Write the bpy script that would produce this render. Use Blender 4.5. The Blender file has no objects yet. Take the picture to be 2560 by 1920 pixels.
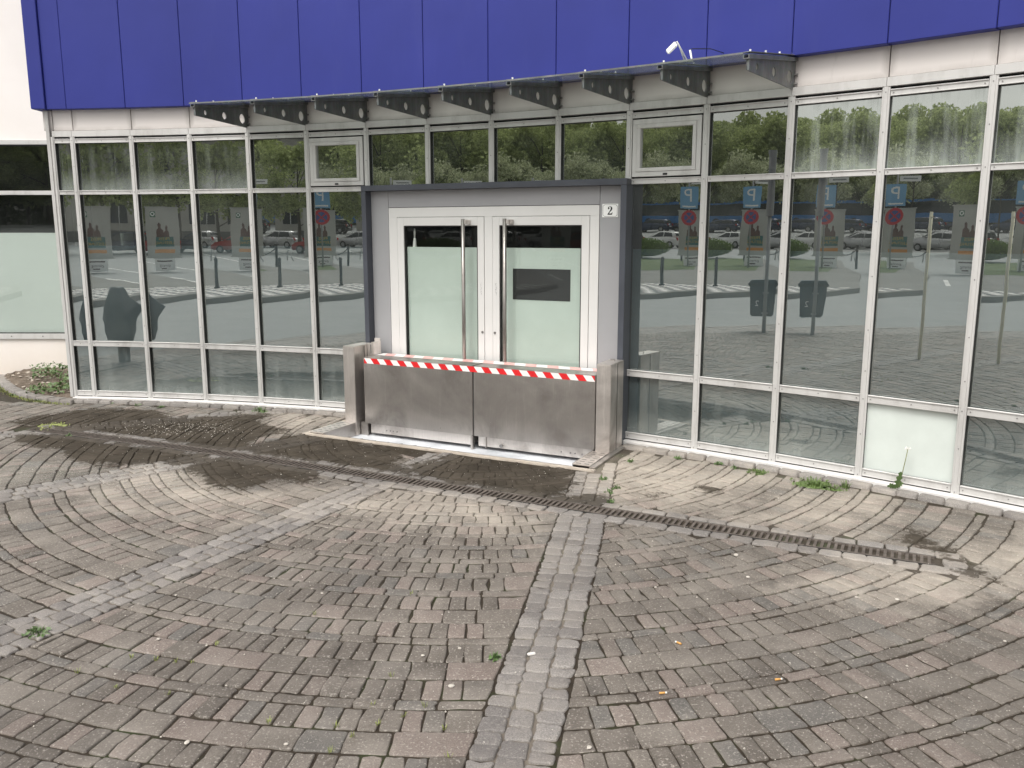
import bpy, bmesh, math, random
import numpy as np
from mathutils import Vector, Matrix
random.seed(7); rng = np.random.default_rng(11)
SC = bpy.context.scene
COL = SC.collection
R = math.radians

# ------------------------------------------------------------------ camera, sky, sun, exposure
CAMZ, PITCH, FPX = 1.71, R(10.139), 2119.7           # FPX in pixels of the 2560 px wide photograph
cam_d = bpy.data.cameras.new('camera'); cam = bpy.data.objects.new('camera', cam_d); COL.objects.link(cam)
cam.location = (0, 0, CAMZ); cam.rotation_euler = (R(90) - PITCH, 0, 0)
cam_d.sensor_width = 36; cam_d.lens = FPX / 2560 * 36; cam_d.clip_start = 0.05; cam_d.clip_end = 2000
SC.camera = cam
SUN_EL, SUN_AZ = R(58), R(215)                        # high, soft, from behind-left of the camera
w = bpy.data.worlds.new('World'); SC.world = w; w.use_nodes = True
nt = w.node_tree; nt.nodes.clear()
sky = nt.nodes.new('ShaderNodeTexSky'); sky.sky_type = 'NISHITA'; sky.sun_disc = False
sky.sun_elevation = SUN_EL; sky.sun_rotation = SUN_AZ; sky.dust_density = 6; sky.air_density = 1.2; sky.ozone_density = 1
hs = nt.nodes.new('ShaderNodeHueSaturation'); hs.inputs['Saturation'].default_value = 0.12
tc = nt.nodes.new('ShaderNodeTexCoord'); nz = nt.nodes.new('ShaderNodeTexNoise'); nz.inputs['Scale'].default_value = 2.2; nz.inputs['Detail'].default_value = 5
mr = nt.nodes.new('ShaderNodeMapRange'); mr.inputs[1].default_value = .3; mr.inputs[2].default_value = .75; mr.inputs[3].default_value = .8; mr.inputs[4].default_value = 1.15
tint = nt.nodes.new('ShaderNodeMix'); tint.data_type = 'RGBA'; tint.blend_type = 'MULTIPLY'; tint.inputs[0].default_value = 1
tint.inputs[7].default_value = (1.0, .99, .955, 1)
vm = nt.nodes.new('ShaderNodeVectorMath'); vm.operation = 'SCALE'
bg = nt.nodes.new('ShaderNodeBackground'); bg.inputs['Strength'].default_value = 0.15
wo = nt.nodes.new('ShaderNodeOutputWorld'); L = nt.links.new
L(sky.outputs[0], hs.inputs['Color']); L(hs.outputs[0], tint.inputs[6]); L(tc.outputs['Generated'], nz.inputs['Vector']); L(nz.outputs[0], mr.inputs[0])
L(tint.outputs[2], vm.inputs[0]); L(mr.outputs[0], vm.inputs['Scale']); L(vm.outputs[0], bg.inputs['Color']); L(bg.outputs[0], wo.inputs[0])
sd = bpy.data.lights.new('sun', 'SUN'); sd.energy = 1.1; sd.angle = R(25); sd.color = (1, .97, .92)
so = bpy.data.objects.new('sun', sd); COL.objects.link(so)
_sv = Vector((math.sin(SUN_AZ) * math.cos(SUN_EL), math.cos(SUN_AZ) * math.cos(SUN_EL), math.sin(SUN_EL)))
so.rotation_euler = _sv.to_track_quat('Z', 'Y').to_euler(); so.location = _sv * 40
SC.view_settings.view_transform = 'Standard'; SC.view_settings.look = 'None'; SC.view_settings.gamma = 1
SC.view_settings.exposure = 0.42
SC.cycles.max_bounces = 8; SC.cycles.transparent_max_bounces = 12; SC.cycles.glossy_bounces = 4; SC.cycles.diffuse_bounces = 3

# ------------------------------------------------------------------ pixel -> ground helper (2560 px photo pixels)
def ray(px, py):
    x = (px - 1280) / FPX; y = -(py - 960) / FPX; c, s = math.cos(PITCH), math.sin(PITCH)
    return np.array([x, c + y * s, -s + y * c])
def G(px, py, z=0.0):
    d = ray(px, py); t = (z - CAMZ) / d[2]; return np.array([d[0] * t, d[1] * t])

# ------------------------------------------------------------------ materials
MATS = {}
class NB:
    def __init__(s, name):
        s.m = bpy.data.materials.new(name); s.m.use_nodes = True; s.t = s.m.node_tree; s.t.nodes.clear(); s.out = s.n('ShaderNodeOutputMaterial')
        s.tc = s.n('ShaderNodeTexCoord'); MATS[name] = s.m
    def n(s, t, **k):
        o = s.t.nodes.new(t)
        for a, b in k.items():
            setattr(o, a, b)
        return o
    def l(s, a, b): s.t.links.new(a, b)
    def val(s, sock, v):
        if hasattr(v, 'is_output'): s.l(v, sock)
        else: sock.default_value = v
    def noise(s, scale, detail=4, rough=.55, vec=None, dist=0, stretch=None):
        o = s.n('ShaderNodeTexNoise'); o.inputs['Scale'].default_value = scale; o.inputs['Detail'].default_value = detail
        o.inputs['Roughness'].default_value = rough; o.inputs['Distortion'].default_value = dist
        v = vec if vec is not None else s.tc.outputs['Object']
        if stretch:
            mp = s.n('ShaderNodeMapping'); mp.inputs['Scale'].default_value = stretch; s.l(v, mp.inputs[0]); v = mp.outputs[0]
        s.l(v, o.inputs['Vector']); return o.outputs[0]
    def ramp(s, f, a, b, lo=0, hi=1):
        o = s.n('ShaderNodeMapRange'); o.clamp = True; s.l(f, o.inputs[0]); o.inputs[1].default_value = a; o.inputs[2].default_value = b
        s.val(o.inputs[3], lo); s.val(o.inputs[4], hi); return o.outputs[0]
    def mix(s, f, a, b, mode='MIX'):
        o = s.n('ShaderNodeMix', data_type='RGBA', blend_type=mode); s.val(o.inputs[0], f)
        for k, v in ((6, a), (7, b)):
            if isinstance(v, tuple): v = (*v[:3], 1)
            s.val(o.inputs[k], v)
        return o.outputs[2]
    def math(s, op, a, b=0.0):
        o = s.n('ShaderNodeMath', operation=op); s.val(o.inputs[0], a); s.val(o.inputs[1], b); return o.outputs[0]
    def bump(s, h, st, dist=.01):
        o = s.n('ShaderNodeBump'); o.inputs['Strength'].default_value = st; o.inputs['Distance'].default_value = dist; s.l(h, o.inputs['Height']); return o.outputs[0]
    def attr(s, name, what='Fac'):
        o = s.n('ShaderNodeAttribute'); o.attribute_name = name; return o.outputs[what]
    def pr(s, col, rough=.6, metal=0, spec=.5, normal=None, **k):
        o = s.n('ShaderNodeBsdfPrincipled')
        if isinstance(col, tuple): col = (*col[:3], 1)
        s.val(o.inputs['Base Color'], col); s.val(o.inputs['Roughness'], rough); s.val(o.inputs['Metallic'], metal); s.val(o.inputs['Specular IOR Level'], spec)
        if normal is not None: s.l(normal, o.inputs['Normal'])
        for a, b in k.items(): s.val(o.inputs[a], b)
        return o.outputs[0]
    def done(s, sh): s.l(sh, s.out.inputs[0]); return s.m

def paint(name, col, rough=.5, var=.08, scale=6, spec=.5, metal=0, bump=0, stretch=None):
    b = NB(name); f = b.noise(scale, 6, .6, stretch=stretch)
    lo = tuple(c * (1 - var) for c in col); hi = tuple(min(1, c * (1 + var)) for c in col)
    c = b.mix(b.ramp(f, .3, .7), lo, hi)
    nrm = b.bump(b.noise(scale * 12, 4), bump, .004) if bump else None
    return b.done(b.pr(c, b.ramp(f, .2, .8, rough * .85, min(1, rough * 1.15)), metal, spec, nrm))

def m_alu():
    b = NB('aluminium_frame')
    st = b.noise(5, 6, .65, stretch=(1, 1, .25)); fine = b.noise(70, 3, .6)
    d = b.math('MULTIPLY', b.ramp(st, .48, .78), b.ramp(fine, .3, .7, .55, 1))
    c = b.mix(d, (.585, .575, .565), (.35, .335, .32))
    c = b.mix(b.math('MULTIPLY', b.ramp(b.noise(240, 2), .68, .74), .5), c, (.2, .17, .13))
    return b.done(b.pr(c, .42, .15, .5, b.bump(fine, .05, .002)))
m_alu()
paint('white_door_paint', (.69, .68, .67), .38, .03, 3)
paint('dark_grey_coating', (.062, .068, .085), .42, .12, 4)
paint('violet_grey_panel', (.335, .335, .348), .45, .04, 2.5)
paint('rubber_black', (.012, .012, .012), .6, .2, 20)
paint('dark_seam', (.03, .028, .026), .8, .2, 20)
paint('white_plastic', (.82, .82, .8), .4, .03, 10)
paint('black_print', (.012, .012, .014), .5, 0.01)
paint('screw_steel', (.26, .25, .245), .4, .1, 30, metal=.6)
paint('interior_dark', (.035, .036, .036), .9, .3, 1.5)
paint('interior_floor', (.06, .058, .055), .7, .2, 2)
def m_wall():
    b = NB('rendered_wall')
    big = b.noise(.8, 5, .6); z = b.n('ShaderNodeSeparateXYZ'); b.l(b.tc.outputs['Object'], z.inputs[0])
    c = b.mix(b.ramp(big, .35, .7), (.80, .755, .725), (.87, .83, .80))
    stain = b.math('MULTIPLY', b.ramp(z.outputs[2], .75, .1), b.ramp(b.noise(2.2, 6, .65), .25, .8, .35, 1))
    c = b.mix(b.math('MULTIPLY', stain, .55), c, (.60, .50, .40))
    return b.done(b.pr(c, .85, 0, .3, b.bump(b.noise(160, 3), .12, .003)))
m_wall()
def m_panel():
    b = NB('pale_fascia_panel')
    g = b.noise(3.0, 6, .7, stretch=(1, 1, .5)); u = b.tc.outputs['UV']; s = b.n('ShaderNodeSeparateXYZ'); b.l(u, s.inputs[0])
    # grime creeping in from the panel's edges (uv = position on the panel)
    def edge(x, wd): return b.math('MAXIMUM', b.ramp(x, wd, 0), b.ramp(x, 1 - wd, 1))
    e = b.math('MAXIMUM', edge(s.outputs[0], .09), edge(s.outputs[1], .22))
    f = b.math('MULTIPLY', e, b.ramp(g, .3, .7, .2, .9))
    c = b.mix(f, (.66, .62, .60), (.33, .30, .28))
    c = b.mix(b.math('MULTIPLY', b.ramp(b.noise(9, 6, .7, stretch=(1, 1, .2)), .6, .75), .25), c, (.3, .27, .25))
    return b.done(b.pr(c, .5, .05, .4))
m_panel()
def m_blue():
    b = NB('blue_cladding')
    f = b.noise(1.1, 5, .55); c = b.mix(b.ramp(f, .3, .7), (.022, .030, .205), (.027, .036, .242))
    c = b.mix(b.math('MULTIPLY', b.ramp(b.noise(38, 3, .7), .74, .78), .7), c, (.02, .02, .12))
    c = b.mix(b.math('MULTIPLY', b.ramp(b.noise(3, 6, .7, stretch=(1, 1, .15)), .55, .8), .18), c, (.07, .08, .27))
    return b.done(b.pr(c, .45, 0, .35, b.bump(b.noise(1.3, 3), .22, .03)))
m_blue()
def m_steel(name, dark=1.0, rough=.34):
    b = NB(name)
    br = b.noise(55, 4, .7, stretch=(5, 5, .18)); sm = b.noise(1.9, 6, .6, dist=.6); sp = b.noise(120, 2); dr_ = b.noise(6, 5, .7, stretch=(3, 3, .22))
    z = b.n('ShaderNodeSeparateXYZ'); b.l(b.tc.outputs['Object'], z.inputs[0])
    lowb = b.math('MULTIPLY', b.ramp(z.outputs[2], .20, .04), b.ramp(sm, .38, .62))
    f = b.math('ADD', b.ramp(sm, .36, .72), b.math('MULTIPLY', lowb, .7)); f = b.math('ADD', f, b.math('MULTIPLY', b.ramp(dr_, .58, .74), .35)); f = b.math('MINIMUM', f, 1.0)
    c = b.mix(f, (.33 * dark, .30 * dark, .28 * dark), (.68 * dark, .64 * dark, .61 * dark))
    c = b.mix(b.ramp(br, .3, .7, 0, .22), c, (.20 * dark, .19 * dark, .18 * dark))
    c = b.mix(b.math('MULTIPLY', b.ramp(sp, .73, .76), .6), c, (.78, .77, .75))
    r = b.math('ADD', b.ramp(sm, .3, .75, rough + .10, rough - .10), b.ramp(br, .3, .7, -.04, .06))
    return b.done(b.pr(c, r, .85, .5, b.bump(br, .08, .002)))
m_steel('stainless_steel', 1.25, .40); m_steel('stainless_plate', .82, .36)
def m_galv():
    b = NB('galvanised_steel')
    v = b.n('ShaderNodeTexVoronoi'); v.inputs['Scale'].default_value = 45; b.l(b.tc.outputs['Object'], v.inputs[0])
    f = b.noise(7, 5, .7, stretch=(1, 1, .4)); c = b.mix(b.ramp(f, .3, .72), (.125, .132, .13), (.27, .28, .275))
    c = b.mix(b.math('MULTIPLY', b.ramp(b.noise(14, 5, .75), .62, .72), .6), c, (.32, .32, .31))
    c = b.mix(.12, c, v.outputs['Color'], 'MULTIPLY')
    return b.done(b.pr(c, .5, .45, .5))
m_galv()

def m_glass(name, tint=(.72, .76, .74), refl=.36, dust=0.0, dustcol=(.42, .46, .44), streak=False, wave=.0011, fres=1.3, haze=1.0):
    b = NB(name)
    lw = b.n('ShaderNodeFresnel'); lw.inputs['IOR'].default_value = 1.5
    fac = b.math('ADD', b.math('MULTIPLY', lw.outputs[0], fres), refl); fac = b.math('MINIMUM', fac, .95)
    gl = b.n('ShaderNodeBsdfGlossy'); gl.inputs['Roughness'].default_value = 0.0; gl.inputs['Color'].default_value = (.93, .97, .94, 1)
    if wave:
        bp = b.bump(b.noise(1.9, 2, .5), .35, wave); b.l(bp, gl.inputs['Normal'])
    tr = b.n('ShaderNodeBsdfTransparent'); tr.inputs[0].default_value = (*tint, 1)
    mx = b.n('ShaderNodeMixShader'); b.l(fac, mx.inputs[0]); b.l(tr.outputs[0], mx.inputs[1]); b.l(gl.outputs[0], mx.inputs[2])
    o = mx.outputs[0]
    u = b.n('ShaderNodeSeparateXYZ'); b.l(b.tc.outputs['UV'], u.inputs[0])
    # dust: thin film + build-up low on the pane + run marks
    base = b.ramp(b.noise(2.5, 5, .6), .35, .75, .03 * haze, .10 * haze)
    if dust:
        low = b.ramp(u.outputs[1], .42, 0, 0, .9)
        runs = b.ramp(b.noise(1, 4, .6, vec=b.tc.outputs['UV'], stretch=(6, .35, 1)), .47, .72)
        cl = b.ramp(b.noise(3, 5, .6), .3, .7, .3, 1)
        d = b.math('ADD', b.math('MULTIPLY', low, cl), b.math('MULTIPLY', runs, .8 if streak else .35))
        base = b.math('ADD', base, b.math('MULTIPLY', d, dust)); base = b.math('MINIMUM', base, .85)
    df = b.n('ShaderNodeBsdfDiffuse'); df.inputs[0].default_value = (*dustcol, 1)
    sp = b.math('MULTIPLY', b.ramp(b.noise(95, 2, .5), .775, .79), .5); base = b.math('MAXIMUM', base, sp)
    m2 = b.n('ShaderNodeMixShader'); b.l(base, m2.inputs[0]); b.l(o, m2.inputs[1]); b.l(df.outputs[0], m2.inputs[2])
    # one optical surface per pane: the far face of the thin box lets light straight through
    ge = b.n('ShaderNodeNewGeometry'); t2 = b.n('ShaderNodeBsdfTransparent'); m3 = b.n('ShaderNodeMixShader'); b.l(ge.outputs['Backfacing'], m3.inputs[0]); b.l(m2.outputs[0], m3.inputs[1]); b.l(t2.outputs[0], m3.inputs[2])
    return b.done(m3.outputs[0])
m_glass('tinted_glass'); m_glass('tinted_glass_dusty', dust=.48, refl=.24); m_glass('tinted_glass_streaked', dust=.5, streak=True, refl=.52, dustcol=(.5, .55, .52))
m_glass('door_glass', tint=(.93, .96, .94), refl=.0, wave=.0008, fres=1.1, haze=.2)
m_glass('side_window_glass', tint=(.8, .83, .8), refl=.08, wave=.001, haze=.3)
paint('window_film', (.105, .145, .170), .6, .06, 1.2)
paint('frosted_film', (.50, .56, .525), .5, .07, 1.6)
paint('frosted_film_cool', (.70, .75, .74), .5, .03, 1.0)
paint('white_infill', (.62, .67, .64), .25, .05, 5)
def m_canopy():
    b = NB('canopy_glass')
    tr = b.n('ShaderNodeBsdfTransparent'); tr.inputs[0].default_value = (.82, .87, .85, 1)
    p = b.pr(b.mix(b.ramp(b.noise(5, 5, .6), .3, .7), (.36, .40, .38), (.52, .56, .545)), .12, 0, .6)
    mx = b.n('ShaderNodeMixShader'); b.l(b.ramp(b.noise(3, 5, .65), .3, .7, .34, .55), mx.inputs[0]); b.l(tr.outputs[0], mx.inputs[1]); b.l(p, mx.inputs[2])
    return b.done(mx.outputs[0])
m_canopy()

def m_stone(name, basalt=False, bed=False):
    b = NB(name)
    wet = b.attr('wet'); sand_glare = b.attr('sand_glare')
    n1 = b.noise(3.2, 7, .68); n2 = b.noise(26, 5, .7); n3 = b.noise(210, 3, .75); n4 = b.noise(.55, 4, .5); n5 = b.noise(95, 2, .5)
    if bed:
        c = b.mix(b.ramp(n2, .3, .7), (.020, .015, .010), (.050, .038, .027))
        c = b.mix(b.ramp(n1, .52, .66), c, (.030, .038, .013))
    else:
        r = b.n('ShaderNodeSeparateColor'); b.l(b.attr('tone', 'Color'), r.inputs[0])
        if basalt:
            c = b.mix(r.outputs[0], (.175, .160, .152), (.30, .278, .262))
        else:
            c = b.mix(r.outputs[0], (.090, .075, .062), (.212, .185, .158))
            c = b.mix(b.ramp(r.outputs[1], .80, .86, 0, .6), c, (.27, .21, .185))
            c = b.mix(b.ramp(r.outputs[1], .16, .10, 0, .5), c, (.135, .136, .132))
        c = b.mix(b.ramp(n2, .3, .7, 0, .35), c, b.mix(1.0, c, (1.5, 1.5, 1.5), 'MULTIPLY'))
        c = b.mix(b.ramp(n3, .40, .60, .55, 0), c, (.04, .035, .03))
        c = b.mix(b.ramp(n5, .58, .68, 0, .30 if basalt else .60), c, (.44, .40, .36))
        c = b.mix(b.ramp(n1, .44, .72, 0, .55), c, (.32, .285, .25))
        c = b.mix(b.ramp(n4, .55, .35, 0, .35), c, (.095, .082, .072))
    # pale lime / sand bleaching, with the sky's grazing sheen painted pale as well
    sf = b.math('ADD', sand_glare, b.math('MULTIPLY', b.math('SUBTRACT', n1, .5), .9)); sf = b.math('ADD', sf, b.math('MULTIPLY', b.math('SUBTRACT', n2, .5), .5))
    c = b.mix(b.ramp(sf, -.02, .85, 0, .78 if not bed else .26), c, (.54, .475, .405))
    # mud and water stain in front of the door and along the channel
    wf = b.math('ADD', wet, b.math('MULTIPLY', b.math('SUBTRACT', n1, .5), .50)); wf = b.math('ADD', wf, b.math('MULTIPLY', b.math('SUBTRACT', n2, .5), .32))
    if not bed: wf = b.math('ADD', wf, b.math('MULTIPLY', b.math('SUBTRACT', r.outputs[0], .5), .13))
    wm = b.ramp(wf, -.055, .020)
    mud = b.mix(b.ramp(n1, .3, .7), (.030, .025, .019), (.072, .060, .047)); mud = b.mix(b.ramp(n2, .62, .75, 0, .35), mud, (.16, .14, .115))
    c = b.mix(b.math('MULTIPLY', wm, .86 if basalt else .93), c, mud)
    rough = b.math('ADD', b.ramp(n2, .3, .7, .52, .70), b.math('MULTIPLY', wm, .35)); rough = b.math('MINIMUM', rough, 1.0)
    sheen = b.attr('sheen'); rough = b.math('SUBTRACT', rough, b.math('MULTIPLY', sheen, .5))
    hb = b.math('ADD', b.math('MULTIPLY', n3, .5), n2)
    return b.done(b.pr(c, rough, 0, b.math('SUBTRACT', .55 if not bed else .25, b.math('MULTIPLY', wm, .45 if not bed else .2)), b.bump(hb, .6, .006)))
m_stone('concrete_paver'); m_stone('basalt_sett', basalt=True); m_stone('joint_dirt', bed=True)
def m_rough(name, a, b_, scale=8, spk=.3, rough=.9, bump=.4):
    b = NB(name); n1 = b.noise(scale, 7, .65); n2 = b.noise(scale * 14, 3, .7)
    c = b.mix(b.ramp(n1, .3, .7), a, b_); c = b.mix(b.ramp(n2, .6, .72, 0, spk), c, tuple(min(1, x * 2.0) for x in b_))
    return b.done(b.pr(c, rough, 0, .35, b.bump(n2, bump, .008)))
m_rough('asphalt', (.25, .26, .262), (.32, .33, .332), .35, .15)
m_rough('asphalt_dark', (.10, .10, .10), (.14, .14, .14), .3, .15)
m_rough('mortar', (.34, .29, .245), (.56, .50, .43), 9, .25)
m_rough('white_sill', (.62, .60, .59), (.76, .745, .73), 5, .05, .6, .08)
m_rough('pit_floor', (.42, .44, .47), (.78, .80, .84), 3.5, .1, .5, .15)
m_rough('soil', (.075, .058, .045), (.21, .17, .135), 9, .45, .95, .9)
m_rough('cast_iron', (.06, .048, .042), (.165, .14, .122), 18, .3, .75, .3)
m_rough('pebble', (.42, .38, .33), (.66, .62, .57), 30, .1)
m_rough('island_slab', (.17, .165, .155), (.22, .215, .205), .6, .2)
m_rough('grass_ground', (.055, .085, .030), (.11, .14, .05), 1.2, .2)
m_rough('plaster_building', (.42, .40, .37), (.50, .48, .44), .6, .1)
m_rough('bark', (.055, .047, .038), (.11, .095, .08), 5, .2)
paint('grass_blade', (.105, .155, .045), .6, .35, 60)
paint('weed_leaf', (.080, .135, .040), .5, .3, 30)
paint('dry_tuft', (.25, .28, .09), .7, .3, 60)
paint('stem_green', (.20, .22, .10), .6, .2, 30)
paint('seed_head', (.78, .76, .72), .9, .05)
paint('cigarette_filter', (.62, .33, .10), .8, .15, 200)
paint('cigarette_paper', (.75, .73, .70), .8, .05, 200)
paint('tape_white', (.80, .79, .78), .35, .03, 8)
paint('tape_red', (.66, .018, .022), .35, .08, 8)
paint('tape_red_faded', (.74, .42, .40), .4, .15, 12)
paint('tape_white_faded', (.76, .73, .72), .4, .08, 12)
def m_leaf(name, a, b_):
    b = NB(name); c = b.mix(b.ramp(b.noise(.55, 3, .6), .3, .7), a, b_); c = b.mix(b.ramp(b.noise(7, 2), .4, .6), c, tuple(x * 1.5 for x in b_))
    d = b.n('ShaderNodeBsdfDiffuse'); b.l(c, d.inputs[0]); t = b.n('ShaderNodeBsdfTranslucent'); b.l(c, t.inputs[0])
    m = b.n('ShaderNodeMixShader'); m.inputs[0].default_value = .35; b.l(d.outputs[0], m.inputs[1]); b.l(t.outputs[0], m.inputs[2])
    return b.done(m.outputs[0])
m_leaf('tree_leaf', (.15, .195, .075), (.33, .37, .17)); m_leaf('blossom_leaf', (.15, .20, .08), (.40, .42, .28)); m_leaf('hedge_leaf', (.04, .075, .02), (.09, .14, .035))
def carpaint(name, col, metal=.3): return paint(name, col, .28, .02, 1, .6, metal)
carpaint('silver_paint', (.52, .52, .53), .5); carpaint('white_paint', (.78, .78, .77), 0); carpaint('navy_paint', (.03, .045, .10), .2)
carpaint('black_paint', (.02, .02, .024), .1); carpaint('red_paint', (.35, .03, .03), .1); carpaint('bus_blue', (.03, .19, .50), 0); carpaint('cream_paint', (.86, .82, .62), 0)
paint('car_glass', (.03, .035, .04), .06, .01); paint('tyre', (.02, .02, .02), .8, .1); paint('rim', (.35, .35, .36), .3, .1, metal=.6)
paint('red_lens', (.45, .02, .02), .2, .02); paint('clear_lens', (.7, .7, .7), .15, .02); paint('number_plate_white', (.8, .8, .76), .4, .02)
paint('sign_blue', (.20, .42, .66), .35, .03); paint('sign_blue_dark', (.05, .09, .30), .35, .03); paint('sign_red', (.55, .03, .05), .35, .03); paint('sign_white', (.90, .90, .89), .35, .02); paint('pole_grey', (.30, .31, .31), .5, .1, 3)
paint('bin_dark', (.028, .040, .052), .45, .1, 4); paint('poster_grey', (.48, .48, .45), .3, .05, 2); paint('poster_teal', (.05, .17, .17), .3, .1, 2); paint('poster_yellow', (.62, .42, .07), .3, .1)
paint('poster_orange', (.72, .32, .08), .3, .1); paint('poster_green', (.03, .16, .08), .3, .1); paint('poster_brown', (.12, .06, .05), .3, .3, 8)

# ------------------------------------------------------------------ mesh helpers
class MB:
    def __init__(s): s.v = []; s.f = []; s.uv = None
    def quadbox(s, P):          # P: 8 points, bottom ring 4 then top ring 4
        b = len(s.v); s.v += [tuple(p) for p in P]
        s.f += [(b, b + 3, b + 2, b + 1), (b + 4, b + 5, b + 6, b + 7)] + [(b + i, b + (i + 1) % 4, b + 4 + (i + 1) % 4, b + 4 + i) for i in range(4)]
        return s
    def box(s, x0, x1, y0, y1, z0, z1, M=None):
        if x1 < x0: x0, x1 = x1, x0
        if y1 < y0: y0, y1 = y1, y0
        P = [(x0, y0, z0), (x1, y0, z0), (x1, y1, z0), (x0, y1, z0), (x0, y0, z1), (x1, y0, z1), (x1, y1, z1), (x0, y1, z1)]
        if M is not None: P = [M @ Vector(p) for p in P]
        return s.quadbox(P)
    def poly(s, pts):
        b = len(s.v); s.v += [tuple(p) for p in pts]; s.f.append(tuple(range(b, b + len(pts)))); return s
    def tube(s, pts, r, n=10, r2=None, cap=True):
        pts = [Vector(p) for p in pts]; rings = []
        for i, p in enumerate(pts):
            d = (pts[min(i + 1, len(pts) - 1)] - pts[max(i - 1, 0)]).normalized()
            a = d.orthogonal().normalized() if i == 0 else (a - d * a.dot(d)).normalized(); c = d.cross(a)
            rr = r if r2 is None else r + (r2 - r) * i / (len(pts) - 1)
            if isinstance(r, (list, tuple)): rr = r[i]
            b = len(s.v); s.v += [tuple(p + (a * math.cos(t) + c * math.sin(t)) * rr) for t in (2 * math.pi * k / n for k in range(n))]; rings.append(b)
        for b0, b1 in zip(rings, rings[1:]): s.f += [(b0 + k, b0 + (k + 1) % n, b1 + (k + 1) % n, b1 + k) for k in range(n)]
        if cap: s.f.append(tuple(rings[0] + k for k in reversed(range(n)))); s.f.append(tuple(rings[-1] + k for k in range(n)))
        return s
    def prism(s, pts2, z0, z1, M=None):    # pts2 ccw polygon in xy
        n = len(pts2); b = len(s.v); P = [Vector((x, y, z0)) for x, y in pts2] + [Vector((x, y, z1)) for x, y in pts2]
        if M is not None: P = [M @ p for p in P]
        s.v += [tuple(p) for p in P]; s.f.append(tuple(b + i for i in reversed(range(n)))); s.f.append(tuple(b + n + i for i in range(n)))
        s.f += [(b + i, b + (i + 1) % n, b + n + (i + 1) % n, b + n + i) for i in range(n)]; return s
    def build(s, name, mat, parent=None, bevel=0, smooth=False, seg=2):
        me = bpy.data.meshes.new(name); me.from_pydata(s.v, [], s.f); me.update()
        bm = bmesh.new(); bm.from_mesh(me); bmesh.ops.recalc_face_normals(bm, faces=bm.faces)
        if bevel: bmesh.ops.bevel(bm, geom=[e for e in bm.edges if len(e.link_faces) == 2 and e.calc_face_angle(0) > .5], offset=bevel, segments=seg, affect='EDGES', clamp_overlap=True)
        bm.to_mesh(me); bm.free()
        if smooth: me.polygons.foreach_set('use_smooth', [True] * len(me.polygons))
        me.materials.append(MATS[mat]); return link(name, me, parent)
def link(name, me, parent=None):
    o = bpy.data.objects.new(name, me); COL.objects.link(o)
    if parent is not None: o.parent = parent; o.matrix_parent_inverse = Matrix()   # parents sit where local coords say
    return o
def tag(o, label=None, cat=None, group=None, kind=None):
    for k, v in (('label', label), ('category', cat), ('group', group), ('kind', kind)):
        if v: o[k] = v
    return o
def empty(name, label, cat, group=None, loc=(0, 0, 0)):
    o = bpy.data.objects.new(name, None); COL.objects.link(o); o.location = loc; o.empty_display_size = .1
    return tag(o, label, cat, group)
def copy_tree(o, parent=None):
    c = o.copy(); COL.objects.link(c); c.parent = parent
    for ch in list(o.children): copy_tree(ch, c)
    return c
def uv_boxes(o, fn):
    me = o.data; l = me.uv_layers.new(name='UVMap')
    for lp in me.loops: l.data[lp.index].uv = fn(me.vertices[lp.vertex_index].co)
def curve_mesh(loops, extrude):
    cu = bpy.data.curves.new('c', 'CURVE'); cu.dimensions = '2D'; cu.fill_mode = 'BOTH'; cu.extrude = extrude
    for lp in loops:
        sp = cu.splines.new('POLY'); sp.points.add(len(lp) - 1); sp.use_cyclic_u = True
        for i, (x, y) in enumerate(lp): sp.points[i].co = (x, y, 0, 1)
    o = bpy.data.objects.new('tmp', cu); COL.objects.link(o); bpy.context.view_layer.update()
    me = bpy.data.meshes.new_from_object(o.evaluated_get(bpy.context.evaluated_depsgraph_get())); bpy.data.objects.remove(o); bpy.data.curves.remove(cu); return me
def text_mesh(txt, size, extrude=.001, align='CENTER'):
    cu = bpy.data.curves.new('t', 'FONT'); cu.body = txt; cu.size = size; cu.extrude = extrude; cu.align_x = align; cu.align_y = 'CENTER'; cu.resolution_u = 3
    o = bpy.data.objects.new('tmp', cu); COL.objects.link(o); bpy.context.view_layer.update()
    me = bpy.data.meshes.new_from_object(o.evaluated_get(bpy.context.evaluated_depsgraph_get())); bpy.data.objects.remove(o); bpy.data.curves.remove(cu); return me
def place_mesh(name, me, M, mat, parent=None):
    me.transform(M); me.materials.clear(); me.materials.append(MATS[mat]); return link(name, me, parent)

# ------------------------------------------------------------------ curved facade geometry (plan)
S = 1.67; BAY = .371432508 * S
V = [np.array([-2.58835860, 5.16367175]) * S]; _a = -.138796084
V_dirs = []
for k in range(16):
    V.append(V[-1] + BAY * np.array([math.cos(_a), math.sin(_a)])); V_dirs.append(_a); _a -= .0490485868
_a0 = -.138796084 + .0490485868
VM = [V[0] - .205 * np.array([math.cos(_a0), math.sin(_a0)])] + V     # VM[0] = narrow corner bay start; VM[i] = mullion i
DIRS = [_a0] + V_dirs
NB_ = len(VM) - 1                                                      # number of bays
def frame(i):          # facet i between VM[i] and VM[i+1]; local x along, y outward (to the street), z up
    a = DIRS[i]; e = Vector((math.cos(a), math.sin(a), 0)); n = Vector((math.sin(a), -math.cos(a), 0)); o = VM[i]
    return Matrix(((e.x, n.x, 0, o[0]), (e.y, n.y, 0, o[1]), (0, 0, 1, 0), (0, 0, 0, 1)))
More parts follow.
